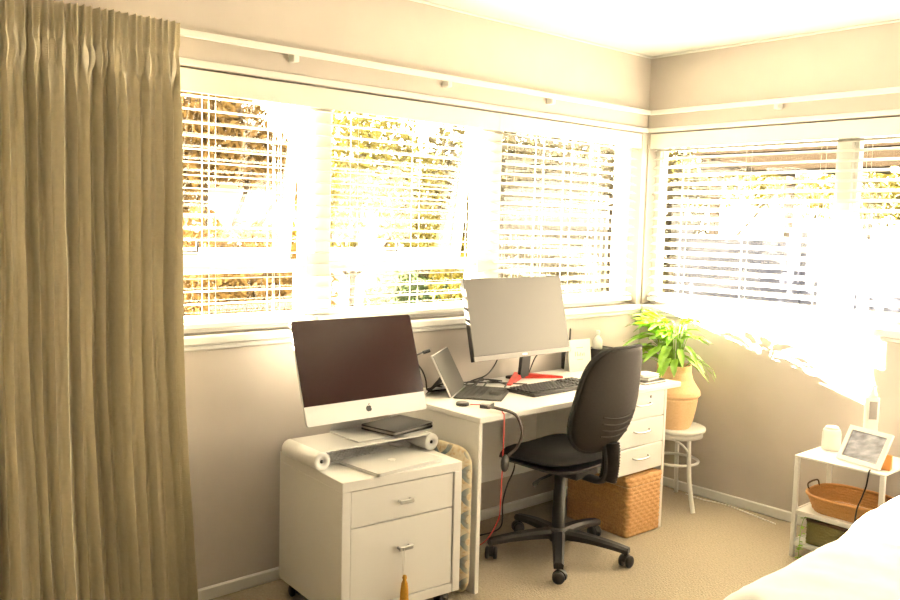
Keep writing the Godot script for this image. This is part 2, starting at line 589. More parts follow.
func curtain() -> void:
	var o := thing("curtain", "full length beige linen curtain with gathered pencil pleat heading", "curtain", Vector3(-3.3, 0, 0.15))
	var fn := FastNoiseLite.new()
	fn.seed = 5
	fn.frequency = 1.0
	var x0 := -3.80
	var y_top := 2.135
	var y_pin := 2.022
	var pos := func(u: float, y: float) -> Vector3:
		var right := lerpf(-2.888, -2.832, pow(clampf((1.1 - y) / 1.1, 0, 1), 1.5))
		var x := lerpf(x0, right, u)
		var warp := u + 0.010 * fn.get_noise_1d(u * 9.0)
		var fine := sin(TAU * 40.0 * warp + 1.3 * fn.get_noise_1d(u * 25.0))
		var lo := TAU * 23.0 * (warp + 0.006 * fn.get_noise_2d(u * 6.0, y * 0.7)) + 1.2 * fn.get_noise_1d(40.0 + u * 11.0)
		var wave := sin(lo)
		wave = signf(wave) * pow(absf(wave), 0.75) + 0.28 * sin(2.0 * lo + 3.0 * fn.get_noise_2d(u * 8.0, 5.0 + y * 0.5))
		var d := 0.0
		if y > y_pin:
			var t := (y - y_pin) / (y_top - y_pin)
			var sq := signf(fine) * pow(absf(fine), 0.6)
			d = lerpf(0.010, 0.017, smoothstep(0.0, 0.35, t)) * sq + 0.004 * wave
			x += 0.006 * cos(TAU * 40.0 * warp) * smoothstep(0.0, 0.4, t)
		else:
			var t := clampf((y_pin - y) / 0.22, 0, 1)
			var sm := smoothstep(0.0, 1.0, t)
			d = lerpf(0.010, 0.003, sm) * fine + lerpf(0.006, 0.036, sm) * wave * (0.75 + 0.9 * fn.get_noise_1d(70.0 + u * 10.0))
			d += 0.012 * sin(PI * clampf((y_pin - y) / 0.09, 0, 1)) * (0.5 + 0.5 * fine)
			x += 0.010 * sin(PI * clampf((y_pin - y) / 0.10, 0, 1)) * fn.get_noise_1d(u * 60.0) * 2.0
			x += 0.007 * sm * cos(lo)
			d += 0.02 * fn.get_noise_2d(u * 5.0, y * 0.8) * sm
		return Vector3(x + 3.3, y, d)
	var s := S()
	surf(s, func(u, v): return pos.call(u, lerpf(y_pin - 0.004, y_top, v)), 900, 8)
	put(s, "heading", M.linen, o)
	s = S()
	surf(s, func(u, v): return pos.call(u, lerpf(0.02, y_pin, 1.0 - pow(1.0 - v, 1.7))), 900, 44)
	put(s, "drape", M.linen, o)

# ---------------------------------------------------------------- desk side
func caster(parent: Node, at: Vector3, turn: float, r := 0.026, m: Material = null) -> void:
	var xf := Transform3D(Basis(Vector3.UP, turn), at)
	var s := S()
	tube(s, [xf * Vector3(0, r * 1.2, 0), xf * Vector3(0, r * 2.6, 0)], r * 0.28, 8)
	var hood := []
	for i in 9:
		var a := lerpf(-0.2, PI * 0.95, i / 8.0)
		hood.append(Vector2(cos(a) * r * 1.12 + r * 0.25, sin(a) * r * 1.12 + r))
	for i in 9:
		var a := lerpf(PI * 0.95, -0.2, i / 8.0)
		hood.append(Vector2(cos(a) * r * 0.6 + r * 0.25, sin(a) * r * 0.6 + r))
	prism(s, PackedVector2Array(hood), -r * 0.32, r * 0.32, xf)
	var c := put(s, "caster", m if m else M.black_plastic, parent)
	for z in [-1, 1]:
		s = S()
		lathe(s, [Vector2(0, -0.3 * r), Vector2(r * 0.8, -0.34 * r), Vector2(r, -0.2 * r), Vector2(r, 0.2 * r), Vector2(r * 0.8, 0.34 * r), Vector2(0, 0.3 * r)], 16,
			xf * Transform3D(Basis(Vector3.RIGHT, PI / 2), Vector3(r * 0.25, r, z * r * 0.66)))
		put(s, "wheel", M.dark, c)

func cabinet() -> void:
	var o := thing("filing_cabinet", "white two drawer filing cabinet on casters beside the desk", "cabinet", Vector3(-2.225, 0, 0.385), deg_to_rad(-4.5))
	var w := 0.525
	var d := 0.49
	var y0 := 0.062
	var y1 := 0.572
	obox("side_panel", Vector3(-w / 2 + 0.0175, (y0 + y1) / 2 - 0.018, 0), Vector3(0.035, y1 - y0 - 0.036, d), 0.002, M.laminate, o)
	obox("side_panel", Vector3(w / 2 - 0.0175, (y0 + y1) / 2 - 0.018, 0), Vector3(0.035, y1 - y0 - 0.036, d), 0.002, M.laminate, o)
	obox("top_panel", Vector3(0, y1 - 0.018, 0), Vector3(w, 0.036, d), 0.002, M.laminate, o)
	obox("bottom_panel", Vector3(0, y0 + 0.0175, 0), Vector3(w - 0.072, 0.035, d - 0.002), 0.002, M.laminate, o)
	obox("rear_panel", Vector3(0, 0.3, -d / 2 + 0.012), Vector3(w - 0.072, 0.43, 0.012), 0.0, M.laminate, o)
	for q in [[0.400, 0.532], [0.100, 0.396]]:
		var dr := obox("drawer", Vector3(0, (q[0] + q[1]) / 2, d / 2 - 0.22), Vector3(w - 0.077, q[1] - q[0], 0.43), 0.002, M.laminate, o)
		var hy: float = (q[0] + q[1]) / 2 if q[0] > 0.3 else q[1] - 0.105
		var s := S()
		box(s, Vector3(0.0, hy, d / 2 + 0.016), Vector3(0.062, 0.016, 0.008), 0.003)
		box(s, Vector3(-0.024, hy, d / 2 + 0.004), Vector3(0.008, 0.01, 0.022), 0.002)
		box(s, Vector3(0.024, hy, d / 2 + 0.004), Vector3(0.008, 0.01, 0.022), 0.002)
		var h := put(s, "handle", M.metal, dr)
		h.set_meta("label", "short brushed metal handle")
	for sx in [-1, 1]:
		for sz in [-1, 1]:
			caster(o, Vector3(sx * 0.22, 0, sz * 0.19), 0.6 * sx + sz, 0.023)
	# tassel on the lower handle
	var hp := o.transform * Vector3(-0.018, 0.292, d / 2 + 0.021)
	var t := thing("tassel", "mustard yellow tassel hanging from the lower cabinet handle", "tassel", hp)
	cable("cord", [Vector3(0.006, 0.0, 0.0), Vector3(0.004, -0.05, 0.004), Vector3(0.0, -0.10, 0.004)], 0.0016, M.paper, t)
	cable("cord", [Vector3(-0.006, 0.0, 0.0), Vector3(-0.004, -0.05, 0.004), Vector3(0.0, -0.10, 0.004)], 0.0016, M.paper, t)
	var s2 := S()
	lathe(s2, [Vector2(0.0, -0.092), Vector2(0.007, -0.095), Vector2(0.009, -0.104), Vector2(0.0065, -0.112), Vector2(0.012, -0.125), Vector2(0.0155, -0.16), Vector2(0.017, -0.21), Vector2(0.0, -0.21)], 14, Transform3D(Basis(), Vector3(0, 0, 0.012)))
	put(s2, "skirt", M.mustard, t)

func on_cabinet() -> void:
	var top := 0.572
	# riser
	var o := thing("monitor_riser", "white shelf riser with rolled ends standing on the filing cabinet", "riser", Vector3(-2.225, top, 0.33), deg_to_rad(-2.0))
	var w := 0.505
	for sx in [-1, 1]:
		var s := S()
		var xf := Transform3D(Basis(Vector3.RIGHT, PI / 2), Vector3(sx * w / 2, 0.034, 0))
		lathe(s, [Vector2(0, -0.122), Vector2(0.031, -0.122), Vector2(0.034, -0.119), Vector2(0.034, 0.119), Vector2(0.031, 0.122), Vector2(0.016, 0.122), Vector2(0.015, 0.116), Vector2(0, 0.116)], 28, xf)
		var r := put(s, "roll", M.alu_bright, o)
		s = S()
		lathe(s, [Vector2(0, 0.1165), Vector2(0.007, 0.1185), Vector2(0.0, 0.119)], 12, xf)
		put(s, "socket", M.dark, r)
	var s3 := S()
	box(s3, Vector3(0, 0.0655, 0), Vector3(w, 0.005, 0.236), 0.002)
	put(s3, "shelf", M.alu, o)
	var st := top + 0.068
	# all in one computer
	var c := thing("all_in_one_computer", "all-in-one computer with dark switched-off screen and white chin on the riser", "computer", Vector3(-2.205, st, 0.30), deg_to_rad(-1.0))
	var tilt := Transform3D(Basis(Vector3.RIGHT, deg_to_rad(-19.0)), Vector3(0, 0.075, 0.055))
	var pw := 0.565
	var s := S()
	prism(s, rrect(pw, 0.400, 0.010), -0.010, 0.0, tilt * Transform3D(Basis(), Vector3(0, 0.200, 0)))
	put(s, "housing", M.alu, c)
	s = S()
	cushion(s, rrect(pw * 0.8, 0.30, 0.08), 0.002, 0.03, func(_x, _y): return -0.010, tilt * Transform3D(Basis(), Vector3(0, 0.2, 0)), 2.0)
	put(s, "back_bulge", M.alu, c)
	s = S()
	var sp := PackedVector2Array([Vector2(-pw / 2, 0.074), Vector2(pw / 2, 0.074), Vector2(pw / 2, 0.39), Vector2(pw / 2 - 0.003, 0.397), Vector2(pw / 2 - 0.010, 0.40), Vector2(-pw / 2 + 0.010, 0.40), Vector2(-pw / 2 + 0.003, 0.397), Vector2(-pw / 2, 0.39)])
	prism(s, sp, 0.0, 0.0025, tilt)
	var scr := put(s, "screen", M.off_glass, c)
	scr.set_meta("label", "dark reddish glossy screen")
	s = S()
	var cp := PackedVector2Array([Vector2(-pw / 2 + 0.010, 0.0), Vector2(pw / 2 - 0.010, 0.0), Vector2(pw / 2 - 0.003, 0.003), Vector2(pw / 2, 0.010), Vector2(pw / 2, 0.0735), Vector2(-pw / 2, 0.0735), Vector2(-pw / 2, 0.010), Vector2(-pw / 2 + 0.003, 0.003)])
	prism(s, cp, 0.0, 0.0025, tilt)
	var chin := put(s, "chin", M.alu_bright, c)
	s = S()
	for p in apple(0.0135): prism(s, p, 0.0025, 0.0032, tilt * Transform3D(Basis(), Vector3(0.0, 0.036, 0)))
	put(s, "logo", M.dark, chin)
	s = S()
	box(s, Vector3(0, 0.004, 0.012), Vector3(0.19, 0.006, 0.20), 0.002)
	put(s, "foot", M.alu, c)
	s = S()
	var neck := []
	for i in 9:
		var t := i / 8.0
		neck.append(Vector3(0, 0.008 + t * 0.17, -0.085 + 0.06 * sin(t * PI * 0.5)))
	surf(s, func(u, v): return neck[int(round(v * 8))] + Vector3((u - 0.5) * 0.185, 0, 0), 1, 8)
	surf(s, func(u, v): return neck[8 - int(round(v * 8))] + Vector3((u - 0.5) * 0.185, 0, -0.006), 1, 8)
	put(s, "neck", M.alu, c)
	# things around it
	var e := thing("leather_folio", "closed black folio case lying on the riser under the computer", "folio", Vector3(-2.055, st + 0.010, 0.335), deg_to_rad(10.0))
	s = S()
	prism(s, rrect(0.235, 0.185, 0.010), 0.0, 0.006, Transform3D(Basis(Vector3.RIGHT, -PI / 2), Vector3.ZERO))
	put(s, "lower_cover", M.navy, e)
	s = S()
	prism(s, rrect(0.228, 0.178, 0.008), 0.006, 0.014, Transform3D(Basis(Vector3.RIGHT, -PI / 2), Vector3.ZERO))
	put(s, "page_block", M.grey_plastic, e)
	s = S()
	prism(s, rrect(0.235, 0.185, 0.010), 0.014, 0.020, Transform3D(Basis(Vector3.RIGHT, -PI / 2), Vector3.ZERO))
	put(s, "upper_cover", M.navy, e)
	e = thing("tablet_computer", "thin dark tablet lying beneath the black folio on the riser", "tablet", Vector3(-2.020, st + 0.0005, 0.345), deg_to_rad(6.0))
	s = S()
	prism(s, rrect(0.165, 0.155, 0.012), 0.0, 0.007, Transform3D(Basis(Vector3.RIGHT, -PI / 2), Vector3.ZERO))
	put(s, "body", M.alu, e)
	s = S()
	prism(s, rrect(0.157, 0.147, 0.009), 0.007, 0.0085, Transform3D(Basis(Vector3.RIGHT, -PI / 2), Vector3.ZERO))
	put(s, "display_glass", M.dark, e)
	# white keyboard below the riser
	var k := thing("white_keyboard", "slim white keyboard tucked under the riser shelf", "keyboard", Vector3(-2.27, top, 0.330), deg_to_rad(-2.0))
	s = S()
	prism(s, rrect(0.30, 0.115, 0.008), 0.0, 0.007, Transform3D(Basis(Vector3.RIGHT, -PI / 2), Vector3.ZERO))
	put(s, "base", M.alu, k)
	var ks := S()
	box(ks, Vector3.ZERO, Vector3(0.0155, 0.004, 0.0155), 0.001)
	var km := mesh_of(ks)
	for r in 5:
		for i in 15:
			var q := put_mesh(km, "key", M.alu_bright, k)
			q.position = Vector3(-0.137 + i * 0.0196, 0.0085, -0.044 + r * 0.021)
	var mo := thing("computer_mouse", "small white mouse under the right end of the riser", "mouse", Vector3(-2.035, top, 0.325), deg_to_rad(10.0))
	s = S()
	cushion(s, rrect(0.058, 0.105, 0.028), 0.020, 0.001, func(_x, _y): return 0.002, Transform3D(Basis(Vector3.RIGHT, -PI / 2), Vector3.ZERO), 2.5)
	put(s, "shell", M.alu_bright, mo)
	# closed laptop
	var l := thing("closed_laptop", "closed silver laptop lying on the front of the filing cabinet", "laptop", Vector3(-2.215, top, 0.508), deg_to_rad(4.0))
	s = S()
	prism(s, rrect(0.325, 0.225, 0.012), 0.0015, 0.008, Transform3D(Basis(Vector3.RIGHT, -PI / 2), Vector3.ZERO))
	put(s, "base", M.alu, l)
	s = S()
	prism(s, rrect(0.325, 0.225, 0.012), 0.0085, 0.014, Transform3D(Basis(Vector3.RIGHT, -PI / 2), Vector3.ZERO))
	var lid := put(s, "lid", M.alu, l)
	s = S()
	for p in apple(0.016): prism(s, p, 0.014, 0.0146, Transform3D(Basis(Vector3.UP, PI) * Basis(Vector3.RIGHT, -PI / 2), Vector3.ZERO))
	put(s, "logo", M.ceramic, lid)
	s = S()
	for sx in [-1, 1]:
		for sz in [-1, 1]:
			box(s, Vector3(sx * 0.14, 0.001, sz * 0.09), Vector3(0.012, 0.002, 0.012))
	var ft := put(s, "rubber_feet", M.dark, l)
	ft.set_meta("kind", "stuff")

func trellis_pad() -> void:
	var o := thing("patterned_board", "cream board cover with teal trellis print wedged between cabinet and desk", "board", Vector3(-1.912, 0, 0.37), deg_to_rad(1.0))
	var im := Image.create(256, 256, false, Image.FORMAT_RGB8)
	var fn := FastNoiseLite.new()
	fn.seed = 3
	fn.frequency = 0.03
	for y in 256:
		for x in 256:
			var u := x / 256.0
			var v := y / 256.0
			var c := Color(0.84, 0.80, 0.70).lerp(Color(0.76, 0.64, 0.46), clampf(fn.get_noise_2d(x, y) * 2.0, 0, 0.7))
			var a := 0.25 * sin(TAU * v)
			var d1 := absf(fposmod(u - 0.5 - a, 1.0) - 0.5)
			var d2 := absf(fposmod(u - 0.5 + a, 1.0) - 0.5)
			if minf(0.5 - d1, 0.5 - d2) < 0.075: c = Color(0.34, 0.46, 0.52)
			im.set_pixel(x, y, c)
	var m := mat(Color.WHITE, 0.9)
	m.albedo_texture = ImageTexture.create_from_image(im)
	m.uv1_triplanar = true
	m.uv1_scale = Vector3(5.5, 5.5, 5.5)
	var s := S()
	cushion(s, rrect(0.50, 0.60, 0.07), 0.026, 0.026, func(_x, _y): return 0.0, Transform3D(Basis(Vector3.UP, PI / 2), Vector3(0, 0.300, 0)), 8.0)
	put(s, "cover", m, o)

func desk() -> void:
	var o := thing("desk", "white laminate desk with a three drawer pedestal under the window", "desk", Vector3(-1.19, 0, 0.33))
	var H := 0.722
	obox("desk_top", Vector3(0.0, H - 0.0125, -0.0), Vector3(1.375, 0.025, 0.60), 0.003, M.laminate, o)
	obox("side_panel", Vector3(-0.668, (H - 0.025) / 2, -0.005), Vector3(0.022, H - 0.025, 0.585), 0.002, M.laminate, o)
	obox("side_panel", Vector3(0.580, (H - 0.025) / 2, -0.005), Vector3(0.020, H - 0.025, 0.585), 0.002, M.laminate, o)
	obox("modesty_panel", Vector3(-0.045, 0.465, -0.23), Vector3(1.22, 0.46, 0.016), 0.001, M.laminate, o)
	obox("pedestal_side", Vector3(0.218, 0.505, -0.01), Vector3(0.016, 0.383, 0.57), 0.001, M.laminate, o)
	obox("pedestal_base", Vector3(0.398, 0.321, -0.01), Vector3(0.342, 0.016, 0.57), 0.001, M.laminate, o)
	for i in 3:
		var y0 := 0.313 + i * 0.1285
		var dr := obox("drawer", Vector3(0.392, y0 + 0.063, 0.05), Vector3(0.352, 0.124, 0.475), 0.003, M.laminate, o)
		var s := S()
		tube(s, smooth_path([Vector3(0.33, y0 + 0.075, 0.288), Vector3(0.338, y0 + 0.072, 0.306), Vector3(0.39, y0 + 0.070, 0.312), Vector3(0.442, y0 + 0.072, 0.306), Vector3(0.45, y0 + 0.075, 0.288)], 4), 0.0045, 8)
		put(s, "handle", M.metal, dr)
		if i == 2:
			s = S()
			lathe(s, [Vector2(0, 0.288), Vector2(0.008, 0.288), Vector2(0.008, 0.2895), Vector2(0, 0.2895)], 14, Transform3D(Basis(Vector3.RIGHT, PI / 2), Vector3(0.455, y0 + 0.103, 0)))
			put(s, "lock", M.steel, dr)

func big_monitor() -> void:
	var y := 0.722
	var o := thing("monitor", "large blank grey monitor with red V-shaped feet on the desk", "monitor", Vector3(-1.165, y, 0.12), deg_to_rad(-1.0))
	var w := 0.648
	var h := 0.383
	var xf := Transform3D(Basis(Vector3.RIGHT, deg_to_rad(-13.5)), Vector3(-0.033, 0.131, 0.10))
	var s := S()
	box(s, Vector3(0, h / 2, -0.014), Vector3(w, h, 0.026), 0.003, xf)
	put(s, "housing", M.dark, o)
	s = S()
	box(s, Vector3(0, 0.011, 0.0005), Vector3(w, 0.024, 0.005), 0.001, xf)
	var bz := put(s, "lower_bezel", M.bezel, o)
	s = S()
	prism(s, rrect(0.034, 0.009, 0.004), 0.003, 0.0036, xf * Transform3D(Basis(), Vector3(0.0, 0.012, 0)))
	put(s, "badge", M.paper, bz)
	s = S()
	box(s, Vector3(0, 0.024 + (h - 0.027) / 2, 0.0), Vector3(w - 0.004, h - 0.029, 0.004), 0.0005, xf)
	var scr := put(s, "screen", M.matte_screen, o)
	scr.set_meta("label", "blank grey matte screen")
	s = S()
	box(s, Vector3(0, 0.115, -0.01), Vector3(0.062, 0.21, 0.022), 0.003, Transform3D(Basis(Vector3.RIGHT, 0.10), Vector3(0.06, 0, 0.01)))
	put(s, "neck", M.dark, o)
	s = S()
	box(s, Vector3(0.04, 0.008, -0.02), Vector3(0.12, 0.014, 0.05), 0.004)
	put(s, "foot_block", M.dark, o)
	for q in [[Vector3(-0.135, 0, 0.10), -1], [Vector3(0.24, 0, 0.10), 1]]:
		s = S()
		var a := Vector3(0.06, 0.0, -0.03)
		var e: Vector3 = q[0]
		var d := (e - a).normalized()
		var n := Vector3(-d.z, 0, d.x)
		for pt in [0]:
			var mid := (a + e) / 2 + Vector3(0, 0.01, 0)
			var A := [a + n * 0.022, a - n * 0.022, e - n * 0.010, e + n * 0.010]
			var T := [A[0] + Vector3(0, 0.026, 0), A[1] + Vector3(0, 0.026, 0), A[2] + Vector3(0, 0.008, 0), A[3] + Vector3(0, 0.008, 0)]
			poly(s, A, mid)
			poly(s, T, mid)
			for k in 4:
				var j := (k + 1) % 4
				poly(s, [A[k], A[j], T[j], T[k]], mid)
		put(s, "foot", M.red, o).set_meta("label", "red wedge foot")
	s = S()
	tube(s, smooth_path([Vector3(-0.14, 0.17, 0.045), Vector3(-0.13, 0.09, 0.0), Vector3(-0.19, 0.04, 0.0), Vector3(-0.27, 0.02, -0.01), Vector3(-0.33, 0.006, 0.0)]), 0.0035, 6)
	put(s, "power_cable", M.dark, o)
	s = S()
	tube(s, smooth_path([Vector3(0.16, 0.15, 0.05), Vector3(0.13, 0.11, 0.02), Vector3(0.115, 0.05, 0.0), Vector3(0.13, 0.006, -0.03)]), 0.0035, 6)
	put(s, "display_cable", M.dark, o)

func desk_items() -> void:
	var y := 0.722
	var flat := Basis(Vector3.RIGHT, -PI / 2)
	# black keyboard
	var k := thing("black_keyboard", "black desktop keyboard in front of the red monitor feet", "keyboard", Vector3(-1.185, y, 0.392), deg_to_rad(1.0))
	var s := S()
	prism(s, rrect(0.455, 0.17, 0.008), 0.001, 0.016, Transform3D(flat, Vector3.ZERO))
	put(s, "base", M.dark, k)
	var ks := S()
	box(ks, Vector3.ZERO, Vector3(0.0165, 0.007, 0.0165), 0.002)
	var km := mesh_of(ks)
	for r in 6:
		for i in 22:
			if (i == 15 or i == 18) and r > -1: continue
			var q := put_mesh(km, "key", M.black_plastic, k)
			q.position = Vector3(-0.212 + i * 0.0202, 0.019, -0.064 + r * 0.0235)
	# tablet with keyboard cover
	var ang := deg_to_rad(36.0)
	var t := thing("tablet_laptop", "grey tablet propped on its kickstand with attached black keyboard cover", "tablet", Vector3(-1.72, y, 0.285), ang)
	var lean := Transform3D(Basis(Vector3.RIGHT, deg_to_rad(-27.0)), Vector3(0, 0.004, 0))
	s = S()
	box(s, Vector3(0.146, 0.10, -0.0045), Vector3(0.292, 0.2, 0.008), 0.002, lean)
	put(s, "tablet_body", M.alu, t)
	s = S()
	box(s, Vector3(0.146, 0.10, 0.0), Vector3(0.286, 0.194, 0.002), 0.0, lean)
	put(s, "display_glass", M.tablet, t)
	s = S()
	box(s, Vector3(0.146, 0.0, 0.0), Vector3(0.28, 0.105, 0.003), 0.001, Transform3D(Basis(Vector3.RIGHT, deg_to_rad(38.0)), Vector3(0, 0.047, -0.088)))
	put(s, "kickstand", M.dark, t)
	s = S()
	box(s, Vector3(0.146, 0.004, 0.112), Vector3(0.292, 0.006, 0.212), 0.002)
	var kc := put(s, "keyboard_cover", M.tablet_keys, t)
	var kk := S()
	box(kk, Vector3.ZERO, Vector3(0.0165, 0.002, 0.0165), 0.0005)
	var kmesh := mesh_of(kk)
	for r in 5:
		for i in 14:
			var q := put_mesh(kmesh, "key", M.black_plastic, kc)
			q.position = Vector3(0.021 + i * 0.0192, 0.0078, 0.030 + r * 0.0205)
	s = S()
	box(s, Vector3(0.146, 0.0074, 0.172), Vector3(0.10, 0.001, 0.055), 0.0)
	put(s, "touchpad", M.dark, kc)
	# small devices by the edge
	var d := thing("charger_puck", "round black charging puck on the desk edge", "charger", Vector3(-1.775, y, 0.415))
	s = S()
	lathe(s, [Vector2(0, 0), Vector2(0.026, 0), Vector2(0.028, 0.003), Vector2(0.028, 0.010), Vector2(0.025, 0.013), Vector2(0, 0.013)], 22)
	put(s, "body", M.dark, d)
	s = S()
	lathe(s, [Vector2(0.0, 0.0135), Vector2(0.021, 0.0135), Vector2(0.020, 0.0150), Vector2(0, 0.0150)], 22)
	put(s, "pad", M.steel, d)
	d = thing("card_reader", "small black card reader with a red cable on the desk corner", "card reader", Vector3(-1.715, y, 0.50), 0.5)
	s = S()
	prism(s, rrect(0.075, 0.045, 0.008), 0.0, 0.014, Transform3D(flat, Vector3.ZERO))
	put(s, "body", M.dark, d)
	s = S()
	prism(s, rrect(0.066, 0.036, 0.006), 0.014, 0.019, Transform3D(flat, Vector3.ZERO))
	put(s, "lid", M.alu, d)
	var rc := thing("red_cable", "thin red cable hanging over the desk front to the floor", "cable", Vector3(-1.69, y, 0.52))
	cable("strand", [Vector3(-0.06, 0.004, -0.085), Vector3(-0.03, 0.004, -0.06), Vector3(-0.008, 0.004, -0.03)], 0.0022, M.red_cable, rc)
	cable("strand", [Vector3(-0.01, 0.004, 0.0), Vector3(-0.02, 0.005, 0.05), Vector3(-0.06, 0.005, 0.107), Vector3(-0.065, -0.02, 0.122), Vector3(-0.065, -0.20, 0.12), Vector3(-0.06, -0.36, 0.11), Vector3(-0.02, -0.46, 0.06), Vector3(0.02, -0.60, -0.06), Vector3(0.08, -0.718, -0.26)], 0.0026, M.red_cable, rc)
	var hb := thing("headset", "dark brown headset band hooked over the desk front edge", "headset", Vector3(-1.735, y, 0.60))
	s = S()
	tube(s, smooth_path([Vector3(-0.01, 0.012, -0.055), Vector3(-0.02, 0.018, 0.0), Vector3(0.03, -0.005, 0.055), Vector3(0.05, -0.07, 0.075), Vector3(0.035, -0.13, 0.07), Vector3(-0.01, -0.165, 0.06)]), 0.011, 10, 0.55)
	put(s, "headband", mat(Color(0.22, 0.17, 0.14), 0.5), hb)
	s = S()
	cushion(s, rrect(0.06, 0.07, 0.028), 0.014, 0.014, func(_x, _y): return 0.0, Transform3D(Basis(Vector3.UP, 0.5), Vector3(-0.022, -0.195, 0.055)), 3.0)
	put(s, "ear_cushion", M.dark, hb)
	# cables behind the tablet
	var wires := [
		[Vector3(-1.775, 0.909, 0.15), Vector3(-1.80, 0.905, 0.15), Vector3(-1.86, 0.888, 0.15), Vector3(-1.95, 0.86, 0.13), Vector3(-2.02, 0.80, 0.12)],
		[Vector3(-1.60, 0.727, 0.08), Vector3(-1.68, 0.745, 0.12), Vector3(-1.745, 0.740, 0.15), Vector3(-1.757, 0.79, 0.15), Vector3(-1.787, 0.842, 0.15), Vector3(-1.84, 0.878, 0.15), Vector3(-1.93, 0.89, 0.14)],
		[Vector3(-1.72, 0.727, 0.13), Vector3(-1.60, 0.728, 0.14), Vector3(-1.50, 0.740, 0.11), Vector3(-1.40, 0.732, 0.12), Vector3(-1.30, 0.727, 0.16), Vector3(-1.22, 0.727, 0.26)],
		[Vector3(-1.70, 0.727, 0.09), Vector3(-1.58, 0.745, 0.10), Vector3(-1.46, 0.728, 0.13), Vector3(-1.36, 0.738, 0.09), Vector3(-1.26, 0.727, 0.13)],
		[Vector3(-1.56, 0.728, 0.22), Vector3(-1.46, 0.735, 0.16), Vector3(-1.38, 0.750, 0.11), Vector3(-1.33, 0.728, 0.07), Vector3(-1.42, 0.727, 0.06)],
		[Vector3(-1.44, 0.728, 0.19), Vector3(-1.36, 0.740, 0.15), Vector3(-1.31, 0.728, 0.20), Vector3(-1.36, 0.728, 0.25)]]
	var said := ["black cable running from the tablet plug to the all-in-one computer", "black cable curling up beside the tablet kickstand", "black cable crossing the desk toward the black keyboard", "black cable looping under the monitor edge",
		"short black cable knotted behind the keyboard cover", "short curled black cable beside the red foot"]
	for i in wires.size():
		var wb := thing("black_cable", said[i], "cable", wires[i][0], 0.0, "black cables on the desk")
		var pts := []
		for p in wires[i]: pts.append(p - wires[i][0])
		cable("lead", pts, 0.0038, M.dark, wb)
		if i == 0:
			s = S()
			tube(s, [Vector3(0.0, 0.001, 0.002), Vector3(0.03, 0.008, 0.01)], 0.008, 8)
			put(s, "plug", M.dark, wb)
	var wire := thing("power_cord", "black power cord dropping from under the desk to the carpet", "cord", Vector3(-1.10, 0, 0.10))
	cable("lead", [Vector3(-0.03, 0.36, 0.0), Vector3(-0.035, 0.27, 0.01), Vector3(-0.09, 0.20, 0.02), Vector3(-0.14, 0.12, 0.04), Vector3(-0.16, 0.03, 0.06), Vector3(-0.22, 0.006, 0.07), Vector3(-0.34, 0.006, 0.06)], 0.004, M.dark, wire)
	# card, cup, organiser
	var c := thing("desk_card", "white folded card with faint lettering standing on the desk", "card", Vector3(-0.685, y, 0.125), deg_to_rad(-6.0))
	s = S()
	box(s, Vector3(0, 0.082, 0), Vector3(0.158, 0.165, 0.003), 0.0, Transform3D(Basis(Vector3.RIGHT, -0.12), Vector3(0, 0, 0.012)))
	var fr := put(s, "front_leaf", M.paper, c)
	s = S()
	box(s, Vector3(0, 0.082, 0), Vector3(0.158, 0.165, 0.003), 0.0, Transform3D(Basis(Vector3.RIGHT, 0.12), Vector3(0, 0, -0.028)))
	put(s, "rear_leaf", M.paper, c)
	s = S()
	var wx := Transform3D(Basis(Vector3.RIGHT, -0.12), Vector3(0, 0, 0.012))
	for q in [[-0.032, 0.024, 0.004], [-0.018, 0.024, 0.004], [-0.006, 0.010, 0.005], [0.006, 0.018, 0.004], [0.018, 0.012, 0.005], [0.030, 0.016, 0.004]]:
		box(s, Vector3(q[0], 0.078 + q[1] / 2, 0.0020), Vector3(q[2], q[1], 0.0008), 0.0, wx)
	for q in [[0.122, 0.05], [0.060, 0.04]]:
		box(s, Vector3(0, q[0], 0.0020), Vector3(q[1], 0.003, 0.0008), 0.0, wx)
	put(s, "lettering", M.ink, fr).set_meta("kind", "stuff")
	var pc := thing("pen_cup", "dark pen cup behind the white card", "pen cup", Vector3(-0.688, y, 0.055))
	s = S()
	lathe(s, [Vector2(0, 0.002), Vector2(0.036, 0.0), Vector2(0.038, 0.003), Vector2(0.040, 0.125), Vector2(0.038, 0.126), Vector2(0.035, 0.124), Vector2(0.034, 0.006), Vector2(0, 0.006)], 20)
	put(s, "cup", M.dark, pc)
	var pens := [[Vector3(-0.012, 0, 0.01), Vector3(0.02, 0.205, -0.012), M.dark, "dark pen leaning upright in the pen cup"], [Vector3(0.012, 0, -0.014), Vector3(0.027, 0.155, -0.020), M.dark, "short dark marker in the pen cup"], [Vector3(-0.012, 0, -0.016), Vector3(-0.026, 0.150, -0.020), M.steel, "short grey pencil at the cup rim"]]
	for p in pens:
		var pen := thing("pen", p[3], "pen", pc.position + p[0] + Vector3(0, 0.008, 0), 0.0, "pens in the cup")
		s = S()
		var e: Vector3 = p[1] - p[0]
		tube(s, [Vector3.ZERO, e * 0.97, e], [0.0045, 0.0045, 0.003], 8)
		put(s, "barrel", p[2], pen)
	var og := thing("desk_organiser", "dark low organiser box near the window corner of the desk", "organiser", Vector3(-0.50, y, 0.115))
	s = S()
	ring(s, Transform3D(Basis(Vector3.RIGHT, -PI / 2), Vector3.ZERO), Rect2(-0.075, -0.05, 0.15, 0.10), Rect2(-0.070, -0.045, 0.14, 0.09), 0.004, 0.105)
	put(s, "wall", M.dark, og)
	obox("base", Vector3(0, 0.003, 0), Vector3(0.15, 0.006, 0.10), 0.0, M.dark, og)
	obox("tray", Vector3(0, 0.100, 0), Vector3(0.138, 0.004, 0.088), 0.0, M.dark, og)
	var bt := thing("spray_bottle", "small white bottle standing on the dark organiser", "bottle", Vector3(-0.525, y + 0.102, 0.115))
	s = S()
